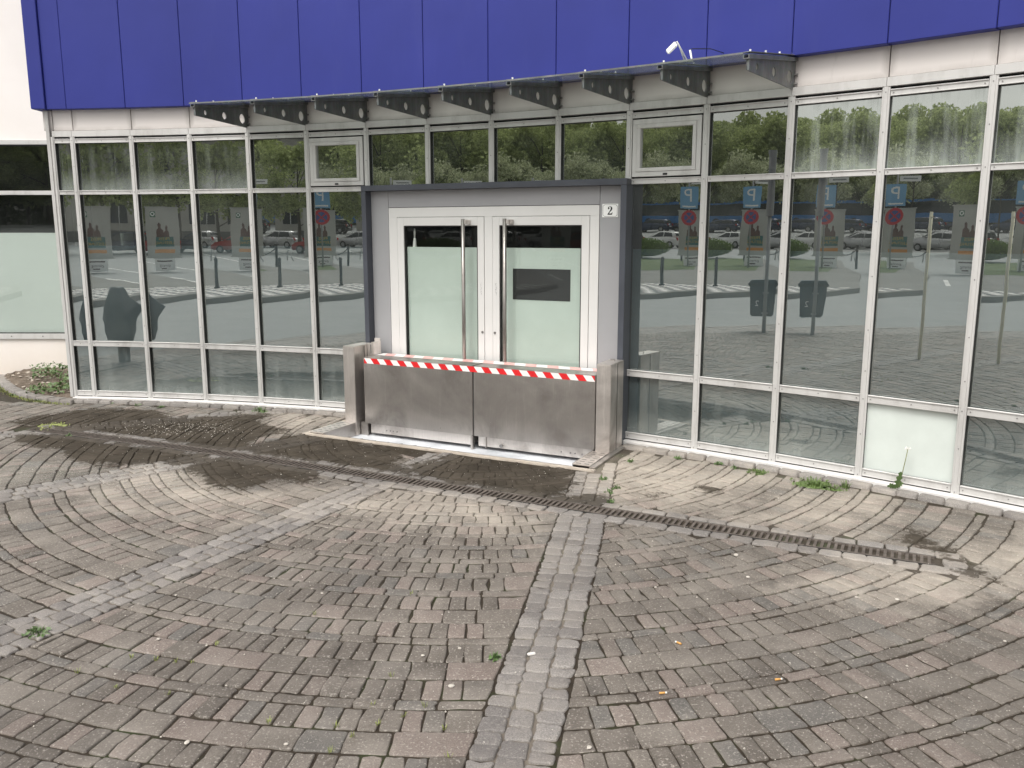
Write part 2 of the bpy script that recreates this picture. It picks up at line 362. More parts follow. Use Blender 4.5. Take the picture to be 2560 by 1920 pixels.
def mframe(i):         # at mullion i, bisector orientation
    a = (DIRS[max(i - 1, 0)] + DIRS[min(i, NB_ - 1)]) / 2; e = Vector((math.cos(a), math.sin(a), 0)); n = Vector((math.sin(a), -math.cos(a), 0)); o = VM[i]
    return Matrix(((e.x, n.x, 0, o[0]), (e.y, n.y, 0, o[1]), (0, 0, 1, 0), (0, 0, 0, 1)))
def flen(i): return float(np.linalg.norm(VM[i + 1] - VM[i]))
def offpt(i, w):       # point at mullion i, offset outward by w along the bisector, mitred
    n = mframe(i).col[1].xyz; k = 1 / math.cos(abs(DIRS[max(i - 1, 0)] - DIRS[min(i, NB_ - 1)]) / 2)
    return np.array([VM[i][0] + n.x * w * k, VM[i][1] + n.y * w * k])
def band(mb, i, w0, w1, z0, z1, g=0.0):     # slab over facet i with mitred ends, small gap g
    a0, a1, b0, b1 = offpt(i, w0), offpt(i, w1), offpt(i + 1, w0), offpt(i + 1, w1)
    d = (b0 - a0) / np.linalg.norm(b0 - a0) * g
    a0 = a0 + d; a1 = a1 + d; b0 = b0 - d; b1 = b1 - d
    P = [(*a0, z0), (*b0, z0), (*b1, z0), (*a1, z0), (*a0, z1), (*b0, z1), (*b1, z1), (*a1, z1)]
    mb.quadbox(P); return mb

bld = empty('curved_glass_building', 'concave glass-fronted building with pale aluminium frames and blue metal cladding above', 'building')
ZB0, ZB1 = .046, .100         # bottom rail
T2a, T2b = .562, .617; T1a, T1b = 2.079, 2.121; ZTa, ZTb = 2.573, 2.616; ZH0, ZH1 = 2.634, 2.690; ZP1 = 2.905; ZTOP = 6.2
PORT = (6, 10)                # portal spans mullions 6..10
HW = .025
for i in range(0, NB_ + 1):
    z1 = ZTb + .018; z0 = ZB0 - .012
    M = mframe(i)
    if PORT[0] < i < PORT[1]: z0 = 2.122
    mb = MB(); hw = HW if i else .020
    mb.box(-hw, hw, -.012, 0, z0, z1, M); mb.box(-hw * .5, hw * .5, -.004, .006, z0 + .002, z1 - .002, M)
    mb.build('mullion', 'aluminium_frame', bld, bevel=.002, seg=1)
    g = MB(); g.box(-hw + .002, hw - .002, -.055, -.0121, z0, z1, M); g.box(-.03, .03, -.17, -.0552, z0, z1, M); g.build('mullion_core', 'rubber_black', bld)
    sc = MB()
    if i:
        zs = [ZTb - .018, 2.35, T1a + .021] + ([] if PORT[0] < i < PORT[1] else [1.78, 1.42, 1.06, .78, T2b - .03, .34, ZB0 + .005])
        for z in zs: sc.tube([M @ Vector((0, .004, z)), M @ Vector((0, .0085, z))], .0042, 8)
        sc.build('screw_row', 'screw_steel', bld)
rails = [(ZB0, ZB1), (T2a, T2b), (T1a, T1b), (ZTa, ZTb)]
PYAW = {2: -.35, 10: .5, 12: -.2, 13: -.7, 14: .5}      # panes are not set perfectly true
for i in range(NB_):
    M = frame(i); ln = flen(i); inport = PORT[0] <= i < PORT[1]
    for k, (z0, z1) in enumerate(rails):
        if inport and k < 3: continue
        x0, x1 = (HW + .002 if i else .022), ln - HW - .002
        mb = MB(); mb.box(x0, x1, -.016, -.003, z0, z1, M); mb.box(x0, x1, -.016, .004, z1 - .008, z1 - .001, M)
        if k in (0, 3): mb.box(x0, x1, -.016, .002, z0, z0 + .006, M)
        mb.build('transom', 'aluminium_frame', bld, bevel=.0015, seg=1)
        g = MB(); g.box(x0, x1, -.055, -.0161, z0 + .004, z1 - .004, M); g.build('gasket', 'rubber_black', bld)
        sc = MB()
        for x in ((x0 + .02, (x0 + x1) / 2, x1 - .02) if ln > .3 else ((x0 + x1) / 2,)): sc.tube([M @ Vector((x, -.004, (z0 + z1) / 2 - .002)), M @ Vector((x, .0015, (z0 + z1) / 2 - .002))], .0040, 8)
        sc.build('screw_row', 'screw_steel', bld)
    # panes
    rows = [(ZB1, T2a), (T2b, T1a), (T1b, ZTa)] if not inport else [(T1b, ZTa)]
    for z0, z1 in rows:
        top = z1 > 2.3; low = z1 < 1
        if top and i in (5, 10): continue                    # the two small opening windows
        if low and i == 13:
            mat = 'white_infill'
        elif top: mat = 'tinted_glass_streaked' if i in (12, 13, 14) else ('tinted_glass_dusty' if i in (0, 1, 2, 3) else 'tinted_glass')
        else: mat = 'tinted_glass_dusty' if (low and i not in (6,)) else 'tinted_glass'
        x0, x1 = .012, ln - .012
        yaw = PYAW.get(i, 0) * (1 if top or not low else 1)
        Mr = M @ Matrix.Translation((ln / 2, -.0395, 0)) @ Matrix.Rotation(R(yaw), 4, 'Z') @ Matrix.Translation((-ln / 2, .0395, 0))
        mb = MB(); mb.box(x0, x1, -.043, -.036, z0 - .004, z1 + .004, Mr)
        o = mb.build('window_pane', mat, bld)
        Mi = M.inverted(); uv_boxes(o, lambda c, Mi=Mi, x0=x0, x1=x1, z0=z0, z1=z1: (((Mi @ c).x - x0) / (x1 - x0), (c.z - z0) / (z1 - z0)))
    if not inport:
        mb = MB(); mb.box(.012, ln - .012, -.062, -.058, ZB1 - .01, T2a + .02, M); mb.box(.012, ln - .012, -.062, -.058, T2b - .02, 1.58, M); mb.build('window_film', 'window_film', bld)
    # header strip, fascia panel, blue cladding
    mb = MB(); band(mb, i, -.05, .004, ZH0, ZH1, .0012); mb.build('header_strip', 'aluminium_frame', bld, bevel=.0015, seg=1)
    mb = MB(); band(mb, i, -.09, -.05, ZTb - .004, ZH0 + .01); mb.build('gasket', 'rubber_black', bld)
    mb = MB(); band(mb, i, -.07, -.030, ZH1 + .006, ZP1, .003); o = mb.build('fascia_panel', 'pale_fascia_panel', bld, bevel=.002, seg=1)
    Mi = M.inverted(); uv_boxes(o, lambda c, Mi=Mi, ln=ln: ((Mi @ c).x / ln, (c.z - ZH1) / (ZP1 - ZH1)))
    mb = MB(); band(mb, i, -.12, -.0705, ZH1 - .02, ZP1 + .1); mb.build('backing', 'dark_seam', bld)
    mb = MB(); band(mb, i, -.10, .050, ZP1 - .016, ZTOP, .0022 if i else 0); mb.build('cladding_panel', 'blue_cladding', bld, bevel=.004, seg=1)
    mb = MB(); band(mb, i, -.13, -.02 + .055, ZP1 + .004, ZTOP - .01); mb.build('backing', 'dark_seam', bld)
    if not inport:
        mb = MB(); band(mb, i, -.05, .062, -.03, .037); mb.build('sill', 'white_sill', bld, bevel=.003, seg=1)
        mb = MB(); band(mb, i, -.05, -.006, .036, .046); mb.build('gasket', 'rubber_black', bld)
# opening windows
for i in (5, 10):
    M = frame(i); ln = flen(i); x0, x1, z0, z1 = HW + .008, ln - HW - .008, T1b + .012, ZTa - .012
    aw = bpy.data.objects.new('opening_window', None); COL.objects.link(aw); aw.parent = bld
    def ring(mb, a, b, c, d, t, y0, y1):
        mb.box(a, b, y0, y1, c, c + t, M); mb.box(a, b, y0, y1, d - t, d, M); mb.box(a, a + t, y0, y1, c + t, d - t, M); mb.box(b - t, b, y0, y1, c + t, d - t, M)
    mb = MB(); ring(mb, x0, x1, z0, z1, .036, -.04, .006); mb.build('frame', 'aluminium_frame', aw, bevel=.002, seg=1)
    mb = MB(); ring(mb, x0 + .0375, x1 - .0375, z0 + .0375, z1 - .0375, .029, -.04, .010); mb.build('sash', 'aluminium_frame', aw, bevel=.002, seg=1)
    mb = MB(); mb.box(x0 + .02, x1 - .02, -.055, -.0405, z0 + .02, z1 - .02, M); mb.build('core', 'rubber_black', aw)
    mb = MB(); mb.box(x0 + .063, x1 - .063, -.022, -.016, z0 + .063, z1 - .063, M)
    o = mb.build('window_pane', 'tinted_glass', aw); uv_boxes(o, lambda c: (.5, .9))
    mb = MB(); mb.box((x0 + x1) / 2 - .018, (x0 + x1) / 2 + .018, .006, .012, z0 + .008, z0 + .022, M); mb.build('latch', 'rubber_black', aw, bevel=.002)
# building body behind: ceiling, roof, back wall, ends, floor
cw = [tuple(offpt(i, -.12)) for i in range(NB_ + 1)]
mb = MB(); mb.prism([*cw, (8.5, 7.5), (5.5, 13.5), (-5.0, 13.5), (-5.0, 8.75)][::1], ZTOP - .15, ZTOP - .02); mb.build('roof', 'white_sill', bld)
cin = [tuple(offpt(i, -.18)) for i in range(NB_ + 1)]
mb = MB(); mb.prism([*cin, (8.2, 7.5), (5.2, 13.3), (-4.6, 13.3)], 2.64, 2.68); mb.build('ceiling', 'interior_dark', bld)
mb = MB(); mb.prism([*cin, (8.2, 7.5), (5.2, 13.3), (-4.6, 13.3)], -.02, .02); mb.build('interior_floor', 'interior_floor', bld)
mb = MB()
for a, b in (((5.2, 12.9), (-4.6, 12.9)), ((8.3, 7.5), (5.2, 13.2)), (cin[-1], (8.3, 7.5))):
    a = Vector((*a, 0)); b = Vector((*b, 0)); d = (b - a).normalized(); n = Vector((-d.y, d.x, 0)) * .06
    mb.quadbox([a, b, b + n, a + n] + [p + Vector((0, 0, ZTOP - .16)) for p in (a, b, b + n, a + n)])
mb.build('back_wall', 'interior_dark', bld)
# corner end face at the left, closing the facade against the rendered wall
mb = MB(); p = VM[0]; mb.box(p[0] - .055, p[0] - .021, p[1] - .004, 10.0, .03, ZP1 - .03); mb.build('end_panel', 'aluminium_frame', bld, bevel=.002)
mb = MB(); q = offpt(0, .05); mb.box(q[0] - .14, q[0] - .0022, q[1] - .02, 10.0, ZP1 - .016, ZTOP); mb.build('cladding_panel', 'blue_cladding', bld, bevel=.004)
mb = MB(); q = offpt(0, -.03); mb.box(q[0] - .09, q[0] - .003, q[1], 10.0, ZH1 + .006, ZP1 - .018); o = mb.build('fascia_panel', 'pale_fascia_panel', bld); uv_boxes(o, lambda c: (.5, (c.z - ZH1) / (ZP1 - ZH1)))

# ------------------------------------------------------------------ entrance portal and door (local frame: x along, y outward, z up)
AE = R(-26.1); EO = (.767, 6.40)
ME = Matrix(((math.cos(AE), math.sin(AE), 0, EO[0]), (math.sin(AE), -math.cos(AE), 0, EO[1]), (0, 0, 1, 0), (0, 0, 0, 1)))
def eb(mb, x0, x1, y0, y1, z0, z1): return mb.box(x0, x1, y0, y1, z0, z1, ME)
PF, PP = -.31, -.392     # portal front plane, panel plane
mb = MB(); eb(mb, -2.515, -2.467, -.50, PF, -.10, 2.072); mb.build('portal_frame', 'dark_grey_coating', bld, bevel=.002, seg=1)
mb = MB(); eb(mb, -.071, -.023, -.50, PF, -.10, 2.072); mb.build('portal_frame', 'dark_grey_coating', bld, bevel=.002, seg=1)
mb = MB(); eb(mb, -2.515, -.023, -.52, PF + .001, 2.0725, 2.121); mb.build('portal_frame', 'dark_grey_coating', bld, bevel=.002, seg=1)
mb = MB(); eb(mb, -2.4665, -2.281, PP - .03, PP, -.10, 2.072); mb.build('portal_panel', 'violet_grey_panel', bld, bevel=.002, seg=1)
mb = MB(); eb(mb, -.268, -.0715, PP - .03, PP, -.10, 2.072); mb.build('portal_panel', 'violet_grey_panel', bld, bevel=.002, seg=1)
mb = MB(); eb(mb, -2.279, -.2705, PP - .03, PP, 1.929, 2.072); mb.build('portal_panel', 'violet_grey_panel', bld, bevel=.002, seg=1)
mb = MB(); eb(mb, -2.47, -.07, PP - .06, PP - .031, -.1, 2.1); 
# opening behind door must stay open for the glass: build core as ring
mb = MB(); eb(mb, -2.47, -2.13, PP - .06, PP - .031, -.1, 2.1); eb(mb, -.41, -.07, PP - .06, PP - .031, -.1, 2.1); eb(mb, -2.13, -.41, PP - .06, PP - .031, 1.80, 2.1); eb(mb, -1.36, -1.18, PP - .06, PP - .031, -.1, 1.80)
mb.build('portal_core', 'rubber_black', bld)
DF = PP + .002
mb = MB(); eb(mb, -2.277, -2.190, PP - .03, DF, -.08, 1.843); eb(mb, -.350, -.2725, PP - .03, DF, -.08, 1.843); eb(mb, -2.277, -.2725, PP - .03, DF, 1.8432, 1.925); eb(mb, -1.307, -1.230, PP - .03, DF, -.08, 1.843)
mb.build('door_frame', 'white_door_paint', bld, bevel=.0015, seg=1)
for (a, b, ga, gb, hx, lx, side) in ((-2.187, -1.310, -2.119, -1.372, -1.476, -1.328, 0), (-1.227, -.353, -1.163, -.419, -1.080, -1.207, 1)):
    dr = bpy.data.objects.new('door', None); COL.objects.link(dr); dr.parent = bld
    mb = MB(); y0, y1 = PP - .03, DF + .004; gz = 1.768
    eb(mb, a, ga, y0, y1, -.07, 1.840); eb(mb, gb, b, y0, y1, -.07, 1.840); eb(mb, ga, gb, y0, y1, gz, 1.840); eb(mb, ga, gb, y0, y1, -.07, .06)
    mb.build('leaf', 'white_door_paint', dr, bevel=.002, seg=1)
    mb = MB(); t = .010; eb(mb, ga + .0005, ga + t, y0, DF - .004, .06, gz); eb(mb, gb - t, gb - .0005, y0, DF - .004, .06, gz); eb(mb, ga + t, gb - t, y0, DF - .004, gz - t, gz - .0005)
    mb.build('gasket', 'rubber_black', dr)
    mb = MB(); eb(mb, ga + .004, gb - .004, PP - .028, PP - .022, .05, gz - .004); o = mb.build('glass', 'door_glass', dr); uv_boxes(o, lambda c: (.5, .9))
    if side == 0:
        mb = MB(); eb(mb, ga + .012, gb - .004, PP - .034, PP - .031, .05, 1.582); mb.build('frosted_film', 'frosted_film', dr)
    else:
        mb = MB(); x0, x1, z0, z1 = -1.050, -.527, 1.150, 1.407; y0, y1 = PP - .034, PP - .031
        eb(mb, ga + .012, x0, y0, y1, .05, 1.582); eb(mb, x1, gb - .004, y0, y1, .05, 1.582); eb(mb, x0, x1, y0, y1, z1, 1.582); eb(mb, x0, x1, y0, y1, .05, z0)
        mb.build('frosted_film', 'frosted_film', dr)
        mb = MB(); eb(mb, x0 - .002, x1 + .002, PP - .030, PP - .0285, z0 - .002, z1 + .002); mb.build('black_sheet', 'black_print', dr)
    hy = PP + .072
    mb = MB(); mb.tube([ME @ Vector((hx, hy, z)) for z in (.42, 1.0, 1.822)], .0165, 16); mb.build('handle', 'stainless_plate', dr, smooth=True)
    mb = MB(); 
    for z in (1.797, .50):
        eb(mb, hx, hx + .030 * (1 if side == 0 else 1.4), hy - .012, hy + .004, z - .016, z + .016); eb(mb, hx + .012, hx + .040 * (1 if side == 0 else 1.3), DF + .004, hy - .011, z - .018, z + .018)
    mb.build('handle_bracket', 'stainless_steel', dr, bevel=.002)
    mb = MB(); mb.tube([ME @ Vector((lx, DF + .003, .857)), ME @ Vector((lx, DF + .009, .857))], .011, 14); mb.build('lock', 'screw_steel', dr)
    # vertical marker scribble on the stile
    mb = MB(); xs = lx - (.012 if side == 0 else -.012) * 1.0
    for k in range(13):
        z = 1.280 - k * .0082; r_ = .0032 + .0018 * random.random(); c0 = Vector((xs + random.uniform(-.0015, .0015), DF + .0048, z))
        pts = [ME @ (c0 + Vector((r_ * math.cos(t), 0, r_ * math.sin(t) * .9))) for t in [j * .7 + k for j in range(random.randint(4, 8))]]
        mb.tube(pts, .0006, 4)
    mb.build('marker_writing', 'black_print', dr)
# pale plant-pot / ornament shape seen behind the left door glass
orn = empty('door_ornament', 'pale tapered ornament hanging behind the left door glass', 'ornament')
prof = [(0, .006), (.03, .010), (.075, .007), (.078, .003), (.085, .010), (.11, .014), (.17, .020), (.20, .021)]
mb = MB(); mb.tube([ME @ Vector((-2.062, PP - .085, 1.745 - d)) for d, r_ in prof], [r_ for d, r_ in prof], 14); mb.build('figure', 'white_plastic', orn, smooth=True)
mb = MB()
for d in (.13, .145, .16, .175, .19): mb.tube([ME @ Vector((-2.062 - .024, PP - .085, 1.745 - d)), ME @ Vector((-2.062 + .024, PP - .085, 1.745 - d))], .0022, 6)
mb.build('stripes', 'black_print', orn)

# ------------------------------------------------------------------ house number plate
hn = empty('house_number_plate', 'white enamel house number plate reading 2 on the grey panel right of the door', 'sign')
px0, px1, pz0, pz1 = -.248, -.116, 1.827, 1.932
mb = MB(); eb(mb, px0, px1, PP + .0005, PP + .004, pz0, pz1); mb.build('plate', 'sign_white', hn, bevel=.001)
def rect_oct(x0, x1, z0, z1, c): return [(x0 + c, z0), (x1 - c, z0), (x1, z0 + c), (x1, z1 - c), (x1 - c, z1), (x0 + c, z1), (x0, z1 - c), (x0, z0 + c)]
MP = ME @ Matrix(((1, 0, 0, 0), (0, 0, 1, PP + .0045), (0, 1, 0, 0), (0, 0, 0, 1)))
place_mesh('border_line', curve_mesh([rect_oct(px0 + .006, px1 - .006, pz0 + .006, pz1 - .006, .013), rect_oct(px0 + .0078, px1 - .0078, pz0 + .0078, pz1 - .0078, .0125)], .0004), MP, 'black_print', hn)
two = [(.00, .0), (.60, .0), (.66, .30), (.60, .30), (.55, .19), (.47, .155), (.20, .155), (.33, .33), (.52, .50), (.62, .66), (.63, .80), (.56, .93), (.42, .995), (.28, 1.0), (.12, .95), (.03, .84), (.03, .73), (.09, .66), (.18, .66), (.24, .72), (.24, .81), (.17, .87), (.20, .93), (.30, .955), (.39, .92), (.42, .82), (.40, .66), (.30, .48), (.14, .27), (.01, .10)]
th = .065; cx, cz = (px0 + px1) / 2 - .0205, (pz0 + pz1) / 2 - th / 2
place_mesh('numeral', curve_mesh([[(cx + x * th * .95, cz + y * th) for x, y in two]], .0006), MP, 'black_print', hn)

# ------------------------------------------------------------------ flood barrier in its pit
fb = empty('flood_barrier', 'low stainless steel flood barrier with red and white tape in front of the door', 'barrier')
PZ = -.10
def post(x0, x1):
    mb = MB(); eb(mb, x0, x1, -.30, 0, PZ, .708); mb.build('post', 'stainless_steel', fb, bevel=.004)
    mb = MB(); eb(mb, x0 + .002, x1 + .0, -.295, -.003, .7085, .7115); mb.build('post_cap', 'stainless_steel', fb, bevel=.001)
    mb = MB(); eb(mb, x1 + .0003, x1 + .002, -.155, -.150, PZ, .70); mb.build('post_seam', 'dark_seam', fb)
post(-2.540, -2.418); post(-.128, -.010)
for x0, x1 in ((-2.333, -1.232), (-1.220, -.142)):
    mb = MB(); eb(mb, x0, x1, -.335, -.02, .022, .618)
    o = mb.build('barrier_panel', 'stainless_plate', fb, bevel=.003)
mb = MB(); eb(mb, -1.232, -1.220, -.28, -.028, .022, .612); mb.build('panel_joint', 'dark_seam', fb)
mb = MB(); eb(mb, -2.30, -1.27, -.20, -.060, -.07, .0215); eb(mb, -1.20, -.17, -.20, -.060, -.07, .0215); mb.build('lower_rail', 'stainless_steel', fb, bevel=.002)
mb = MB()
for x in (-2.13, -2.09, -2.06, -2.02, -.44, -.36, -.32, -.26): mb.tube([ME @ Vector((x, -.060, -.035)), ME @ Vector((x, -.054, -.035))], .006, 8)
mb.tube([ME @ Vector((-.98, -.060, -.045)), ME @ Vector((-.98, -.045, -.045))], .015, 14)
mb.build('bolt_row', 'screw_steel', fb)
for bb in ((-2.41, -2.345, -.20, -.06, PZ, .02), (-2.342, -2.325, -.06, -.05, PZ, .02), (-1.255, -1.235, -.058, -.02, PZ, .02), (-1.13, -1.12, -.0595, -.05, -.08, .02)): mb = MB(); eb(mb, *bb); mb.build('support_bracket', 'stainless_plate', fb, bevel=.002)
mb = MB(); eb(mb, -2.416, -2.345, -.235, -.20, .48, .72); eb(mb, -2.36, -2.335, -.30, -.18, .618, .735); eb(mb, -2.4, -2.34, -.30, -.29, .55, .76); mb.build('hinge_bracket', 'stainless_steel', fb, bevel=.002)
mb = MB(); mb.tube([ME @ Vector((-2.37, -.195, .63)), ME @ Vector((-2.37, -.195, .71))], .007, 10); mb.build('hinge_pin', 'screw_steel', fb)
mb = MB(); eb(mb, -.105, -.07, -.26, -.245, .7118, .722); mb.tube([ME @ Vector((-.05, -.20, .7118)), ME @ Vector((-.05, -.20, .728))], .004, 8); mb.build('post_catch', 'screw_steel', fb)
# tape: front strip and faded strip on top
def stripes(x0, x1, u0, u1, slant, pitch, mk, matr, matw, name):
    t_ = MB(); mi = []; n = int((x1 - x0) / pitch) + 3
    for k in range(-2, n):
        for half in (0, 1):
            a = x0 + (k + half * .5) * pitch; b = a + pitch * .5
            P = clipx([(a, u1), (b, u1), (b + slant, u0), (a + slant, u0)], x0, x1)
            if len(P) >= 3: t_.poly([mk(x, u) for x, u in P]); mi.append(half)
    me = bpy.data.meshes.new(name); me.from_pydata(t_.v, [], t_.f); me.materials.append(MATS[matw]); me.materials.append(MATS[matr]); me.polygons.foreach_set('material_index', mi)
    bm = bmesh.new(); bm.from_mesh(me); bmesh.ops.remove_doubles(bm, verts=bm.verts, dist=1e-5); bm.to_mesh(me); bm.free(); link(name, me, fb)
def clipx(P, x0, x1):
    for sgn, lim in ((1, x0), (-1, x1)):
        Q = []
        for i in range(len(P)):
            a, b = P[i], P[(i + 1) % len(P)]; ia, ib = sgn * (a[0] - lim) >= 0, sgn * (b[0] - lim) >= 0
            if ia: Q.append(a)
            if ia != ib: t = (lim - a[0]) / (b[0] - a[0]); Q.append((lim, a[1] + t * (b[1] - a[1])))
        P = Q
        if not P: return P
    return P
stripes(-2.325, -.148, .567, .614, .035, .1385, lambda x, u: ME @ Vector((x, -.0188, u)), 'tape_red', 'tape_white', 'warning_tape')
stripes(-2.325, -.148, -.328, -.190, -.06, .20, lambda x, u: ME @ Vector((x, u, .6192)), 'tape_red_faded', 'tape_white_faded', 'top_tape')
# perforated cover plates at both ends
def cover(x0, x1, y1, nm):
    mb = MB(); eb(mb, x0, x1, .0, y1, .010, .020); mb.build('cover_plate', 'stainless_steel', fb, bevel=.0015)
    mb = MB(); 
    for r_ in range(7):
        for c_ in range(2):
            xx = x0 + (x1 - x0) * (.12 + .48 * c_ + (.05 if r_ % 2 else 0)); yy = .04 + (y1 - .07) * r_ / 6
            eb(mb, xx, xx + .038, yy, yy + .007, .0202, .0208)
    mb.build('slot_row', 'dark_seam', fb)
cover(-2.583, -2.436, .445, 'l'); cover(-.150, -.014, .41, 'r')
for bb in ((-2.4355, -2.428, 0, .445, PZ, .0195), (-.1575, -.1505, 0, .40, PZ, .0195), (-.0135, .030, -.28, .43, -.02, .012)): mb = MB(); eb(mb, *bb); mb.build('pit_side_plate', 'stainless_plate', fb, bevel=.001)
# pit
mb = MB(); eb(mb, -2.43, -.155, -.42, .42, PZ - .03, PZ); mb.build('pit_floor', 'pit_floor', fb)
mb = MB(); eb(mb, -2.43, -.155, .4205, .435, PZ, .004); mb.build('pit_kerb_steel', 'stainless_plate', fb)
mb = MB(); eb(mb, -2.64, .045, .4355, .485, -.12, .005); eb(mb, -2.64, -2.585, -.28, .435, -.12, .003); mb.build('mortar_edge', 'mortar', fb, bevel=.004)

# ------------------------------------------------------------------ glass canopy
cn = empty('glass_canopy', 'row of tapered galvanised brackets carrying a shallow glass canopy above the door', 'canopy')
def circ(cx, cy, r, n=18, flip=False):
    P = [(cx + r * math.cos(2 * math.pi * k / n), cy + r * math.sin(2 * math.pi * k / n)) for k in range(n)]; return P[::-1] if flip else P
brk = None
for i in range(4, 13):
    if brk is None:
        brk = bpy.data.objects.new('bracket', None); COL.objects.link(brk)
        prof = [(-.06, 2.680), (.02, 2.678), (.80, 2.690), (.805, 2.755), (-.06, 2.868)]
        me = curve_mesh([prof, circ(.072, 2.752, .043), circ(.36, 2.742, .031), circ(.645, 2.732, .020)], .004)
        place_mesh('web_plate', me, Matrix(((0, 0, 1, 0), (1, 0, 0, 0), (0, 1, 0, 0), (0, 0, 0, 1))), 'galvanised_steel', brk)
        def zt(y): return 2.755 + (.805 - y) * (2.868 - 2.755) / .865
        mb = MB()
        for (dx0, dx1, dz0, dz1) in ((-.020, -.014, .006, .026), (.014, .020, .006, .026), (-.022, .022, .0005, .006), (-.022, .022, .038, .043)):
            P = [(dx0, -.05, zt(-.05) + dz0), (dx1, -.05, zt(-.05) + dz0), (dx1, .82, zt(.82) + dz0), (dx0, .82, zt(.82) + dz0), (dx0, -.05, zt(-.05) + dz1), (dx1, -.05, zt(-.05) + dz1), (dx1, .82, zt(.82) + dz1), (dx0, .82, zt(.82) + dz1)]
            mb.quadbox(P)
        mb.build('flange', 'galvanised_steel', brk, bevel=.001, seg=1)
        mb = MB(); mb.box(.004, .016, .795, .805, 2.69, 2.755); mb.build('tip_lug', 'galvanised_steel', brk); mb = MB(); mb.box(-.03, .03, -.052, -.044, 2.675, 2.89); mb.build('end_plate', 'galvanised_steel', brk, bevel=.001, seg=1)
        mb = MB()
        for z in (2.715, 2.775): mb.tube([(.004, -.015, z), (.026, -.015, z)], .009, 6)
        mb.build('bolt_row', 'screw_steel', brk)
        mb = MB()
        for y in (.03, .27, .51, .76): mb.tube([(0, y, zt(y) + .042), (0, y, zt(y) + .057)], .0065, 8)
        mb.build('cap_screw', 'white_plastic', brk)
        c = brk
    else: c = copy_tree(brk)
    c.parent = cn; c.matrix_local = mframe(i)
def zg(y): return 2.755 + (.805 - y) * (2.868 - 2.755) / .865 + .027
for i in range(4, 12):
    A_ = mframe(i); B_ = mframe(i + 1); y0, y1 = -.03, .86
    xs = (.024, -.024)
    def cr(t, z): return [A_ @ Vector((.024, y0, zg(y0) + z)), B_ @ Vector((-.024, y0, zg(y0) + z)), B_ @ Vector((-.024, y1, zg(y1) + z)), A_ @ Vector((.024, y1, zg(y1) + z))]
    mb = MB(); mb.quadbox(cr(0, 0) + cr(0, .010)); mb.build('glass_pane', 'canopy_glass', cn)
    mb = MB(); f0 = lambda z: [A_ @ Vector((-.0, y1 + .0005, zg(y1) + z)), B_ @ Vector((-.0, y1 + .0005, zg(y1) + z)), B_ @ Vector((-.0, y1 + .006, zg(y1) + z)), A_ @ Vector((-.0, y1 + .006, zg(y1) + z))]
    mb.quadbox(f0(-.0005) + f0(.0105)); mb.build('edge_trim', 'galvanised_steel', cn)

# ------------------------------------------------------------------ small white device on the canopy
lamp = empty('outdoor_antenna', 'small white antenna on bent arms above the canopy, cable running to the blue cladding', 'antenna')
M11 = mframe(11); HP = M11 @ Vector((-.02, .60, 2.925)); 
rot = Matrix.Translation(HP) @ M11.to_3x3().to_4x4() @ Matrix.Rotation(R(-38), 4, 'Y') @ Matrix.Rotation(R(15), 4, 'X')
mb = MB(); mb.box(-.042, .042, -.007, .007, -.024, .024, rot); mb.build('housing', 'white_plastic', lamp, bevel=.007, seg=3)
base = M11 @ Vector((.02, .42, 2.862)); j = rot @ Vector((.05, 0, .006)); j2 = rot @ Vector((.05, 0, -.010))
mb = MB(); mb.tube([j, j.lerp(base, .5), base], .005, 8); mb.tube([j2, base + Vector((-.02, 0, 0))], .004, 8); mb.tube([base, base + Vector((.03, 0, .004)), base + Vector((.012, 0, .075))], .007, 8); mb.tube([base + Vector((-.06, 0, 0)), base + Vector((.035, 0, .004))], .008, 8)
mb.build('arm', 'white_plastic', lamp, smooth=True)
cb = base + Vector((.012, 0, .075)); wl = M11 @ Vector((.13, .055, 2.965))
mb = MB(); mb.tube([cb, cb + Vector((.02, .03, .014)), cb.lerp(wl, .6) + Vector((0, 0, .02)), wl], .003, 6); mb.build('cable', 'rubber_black', lamp, smooth=True)

# ------------------------------------------------------------------ white rendered building at the left
wb = empty('rendered_building', 'pale rendered wall with a long half-frosted window left of the glass front', 'building')
WY = 10.0; x1 = -4.42
mb = MB(); mb.box(-16, x1, WY, WY + .3, -.3, .462); mb.box(-16, x1, WY, WY + .3, 2.745, 7.0); mb.box(-16, -11, WY, WY + .3, .463, 2.744); mb.build('wall', 'rendered_wall', wb)
mb = MB(); mb.box(-16, x1, WY + 3, WY + 3.2, -.3, 7); mb.build('inner_wall', 'interior_dark', wb); mb = MB(); mb.box(-16, x1, WY + .305, WY + 3, 2.75, 2.8); mb.box(-16, x1, WY + .305, WY + 3, .40, .46); mb.build('interior_floor', 'interior_floor', wb)
mb = MB(); mb.box(-16, x1, WY, WY + 6, 7.001, 7.2); mb.build('roof', 'white_sill', wb)
win = bpy.data.objects.new('window', None); COL.objects.link(win); win.parent = wb
mb = MB(); mb.box(-11, x1, WY - .025, WY + .06, .466, .530); mb.box(-11, x1, WY - .02, WY + .05, 2.695, 2.742); mb.box(-11, x1, WY - .015, WY + .05, 2.135, 2.182); mb.build('frame', 'aluminium_frame', win, bevel=.003)
mb = MB(); mb.box(-11, x1, WY - .004, WY + .05, .5305, .540); mb.box(-11, x1, WY + .0, WY + .05, 2.68, 2.6948); mb.build('gasket', 'rubber_black', win)
mb = MB(); mb.box(-11, x1, WY + .02, WY + .028, .535, 2.134); mb.box(-11, x1, WY + .02, WY + .028, 2.183, 2.69); o = mb.build('glass', 'side_window_glass', win); uv_boxes(o, lambda c: (.5, .9))
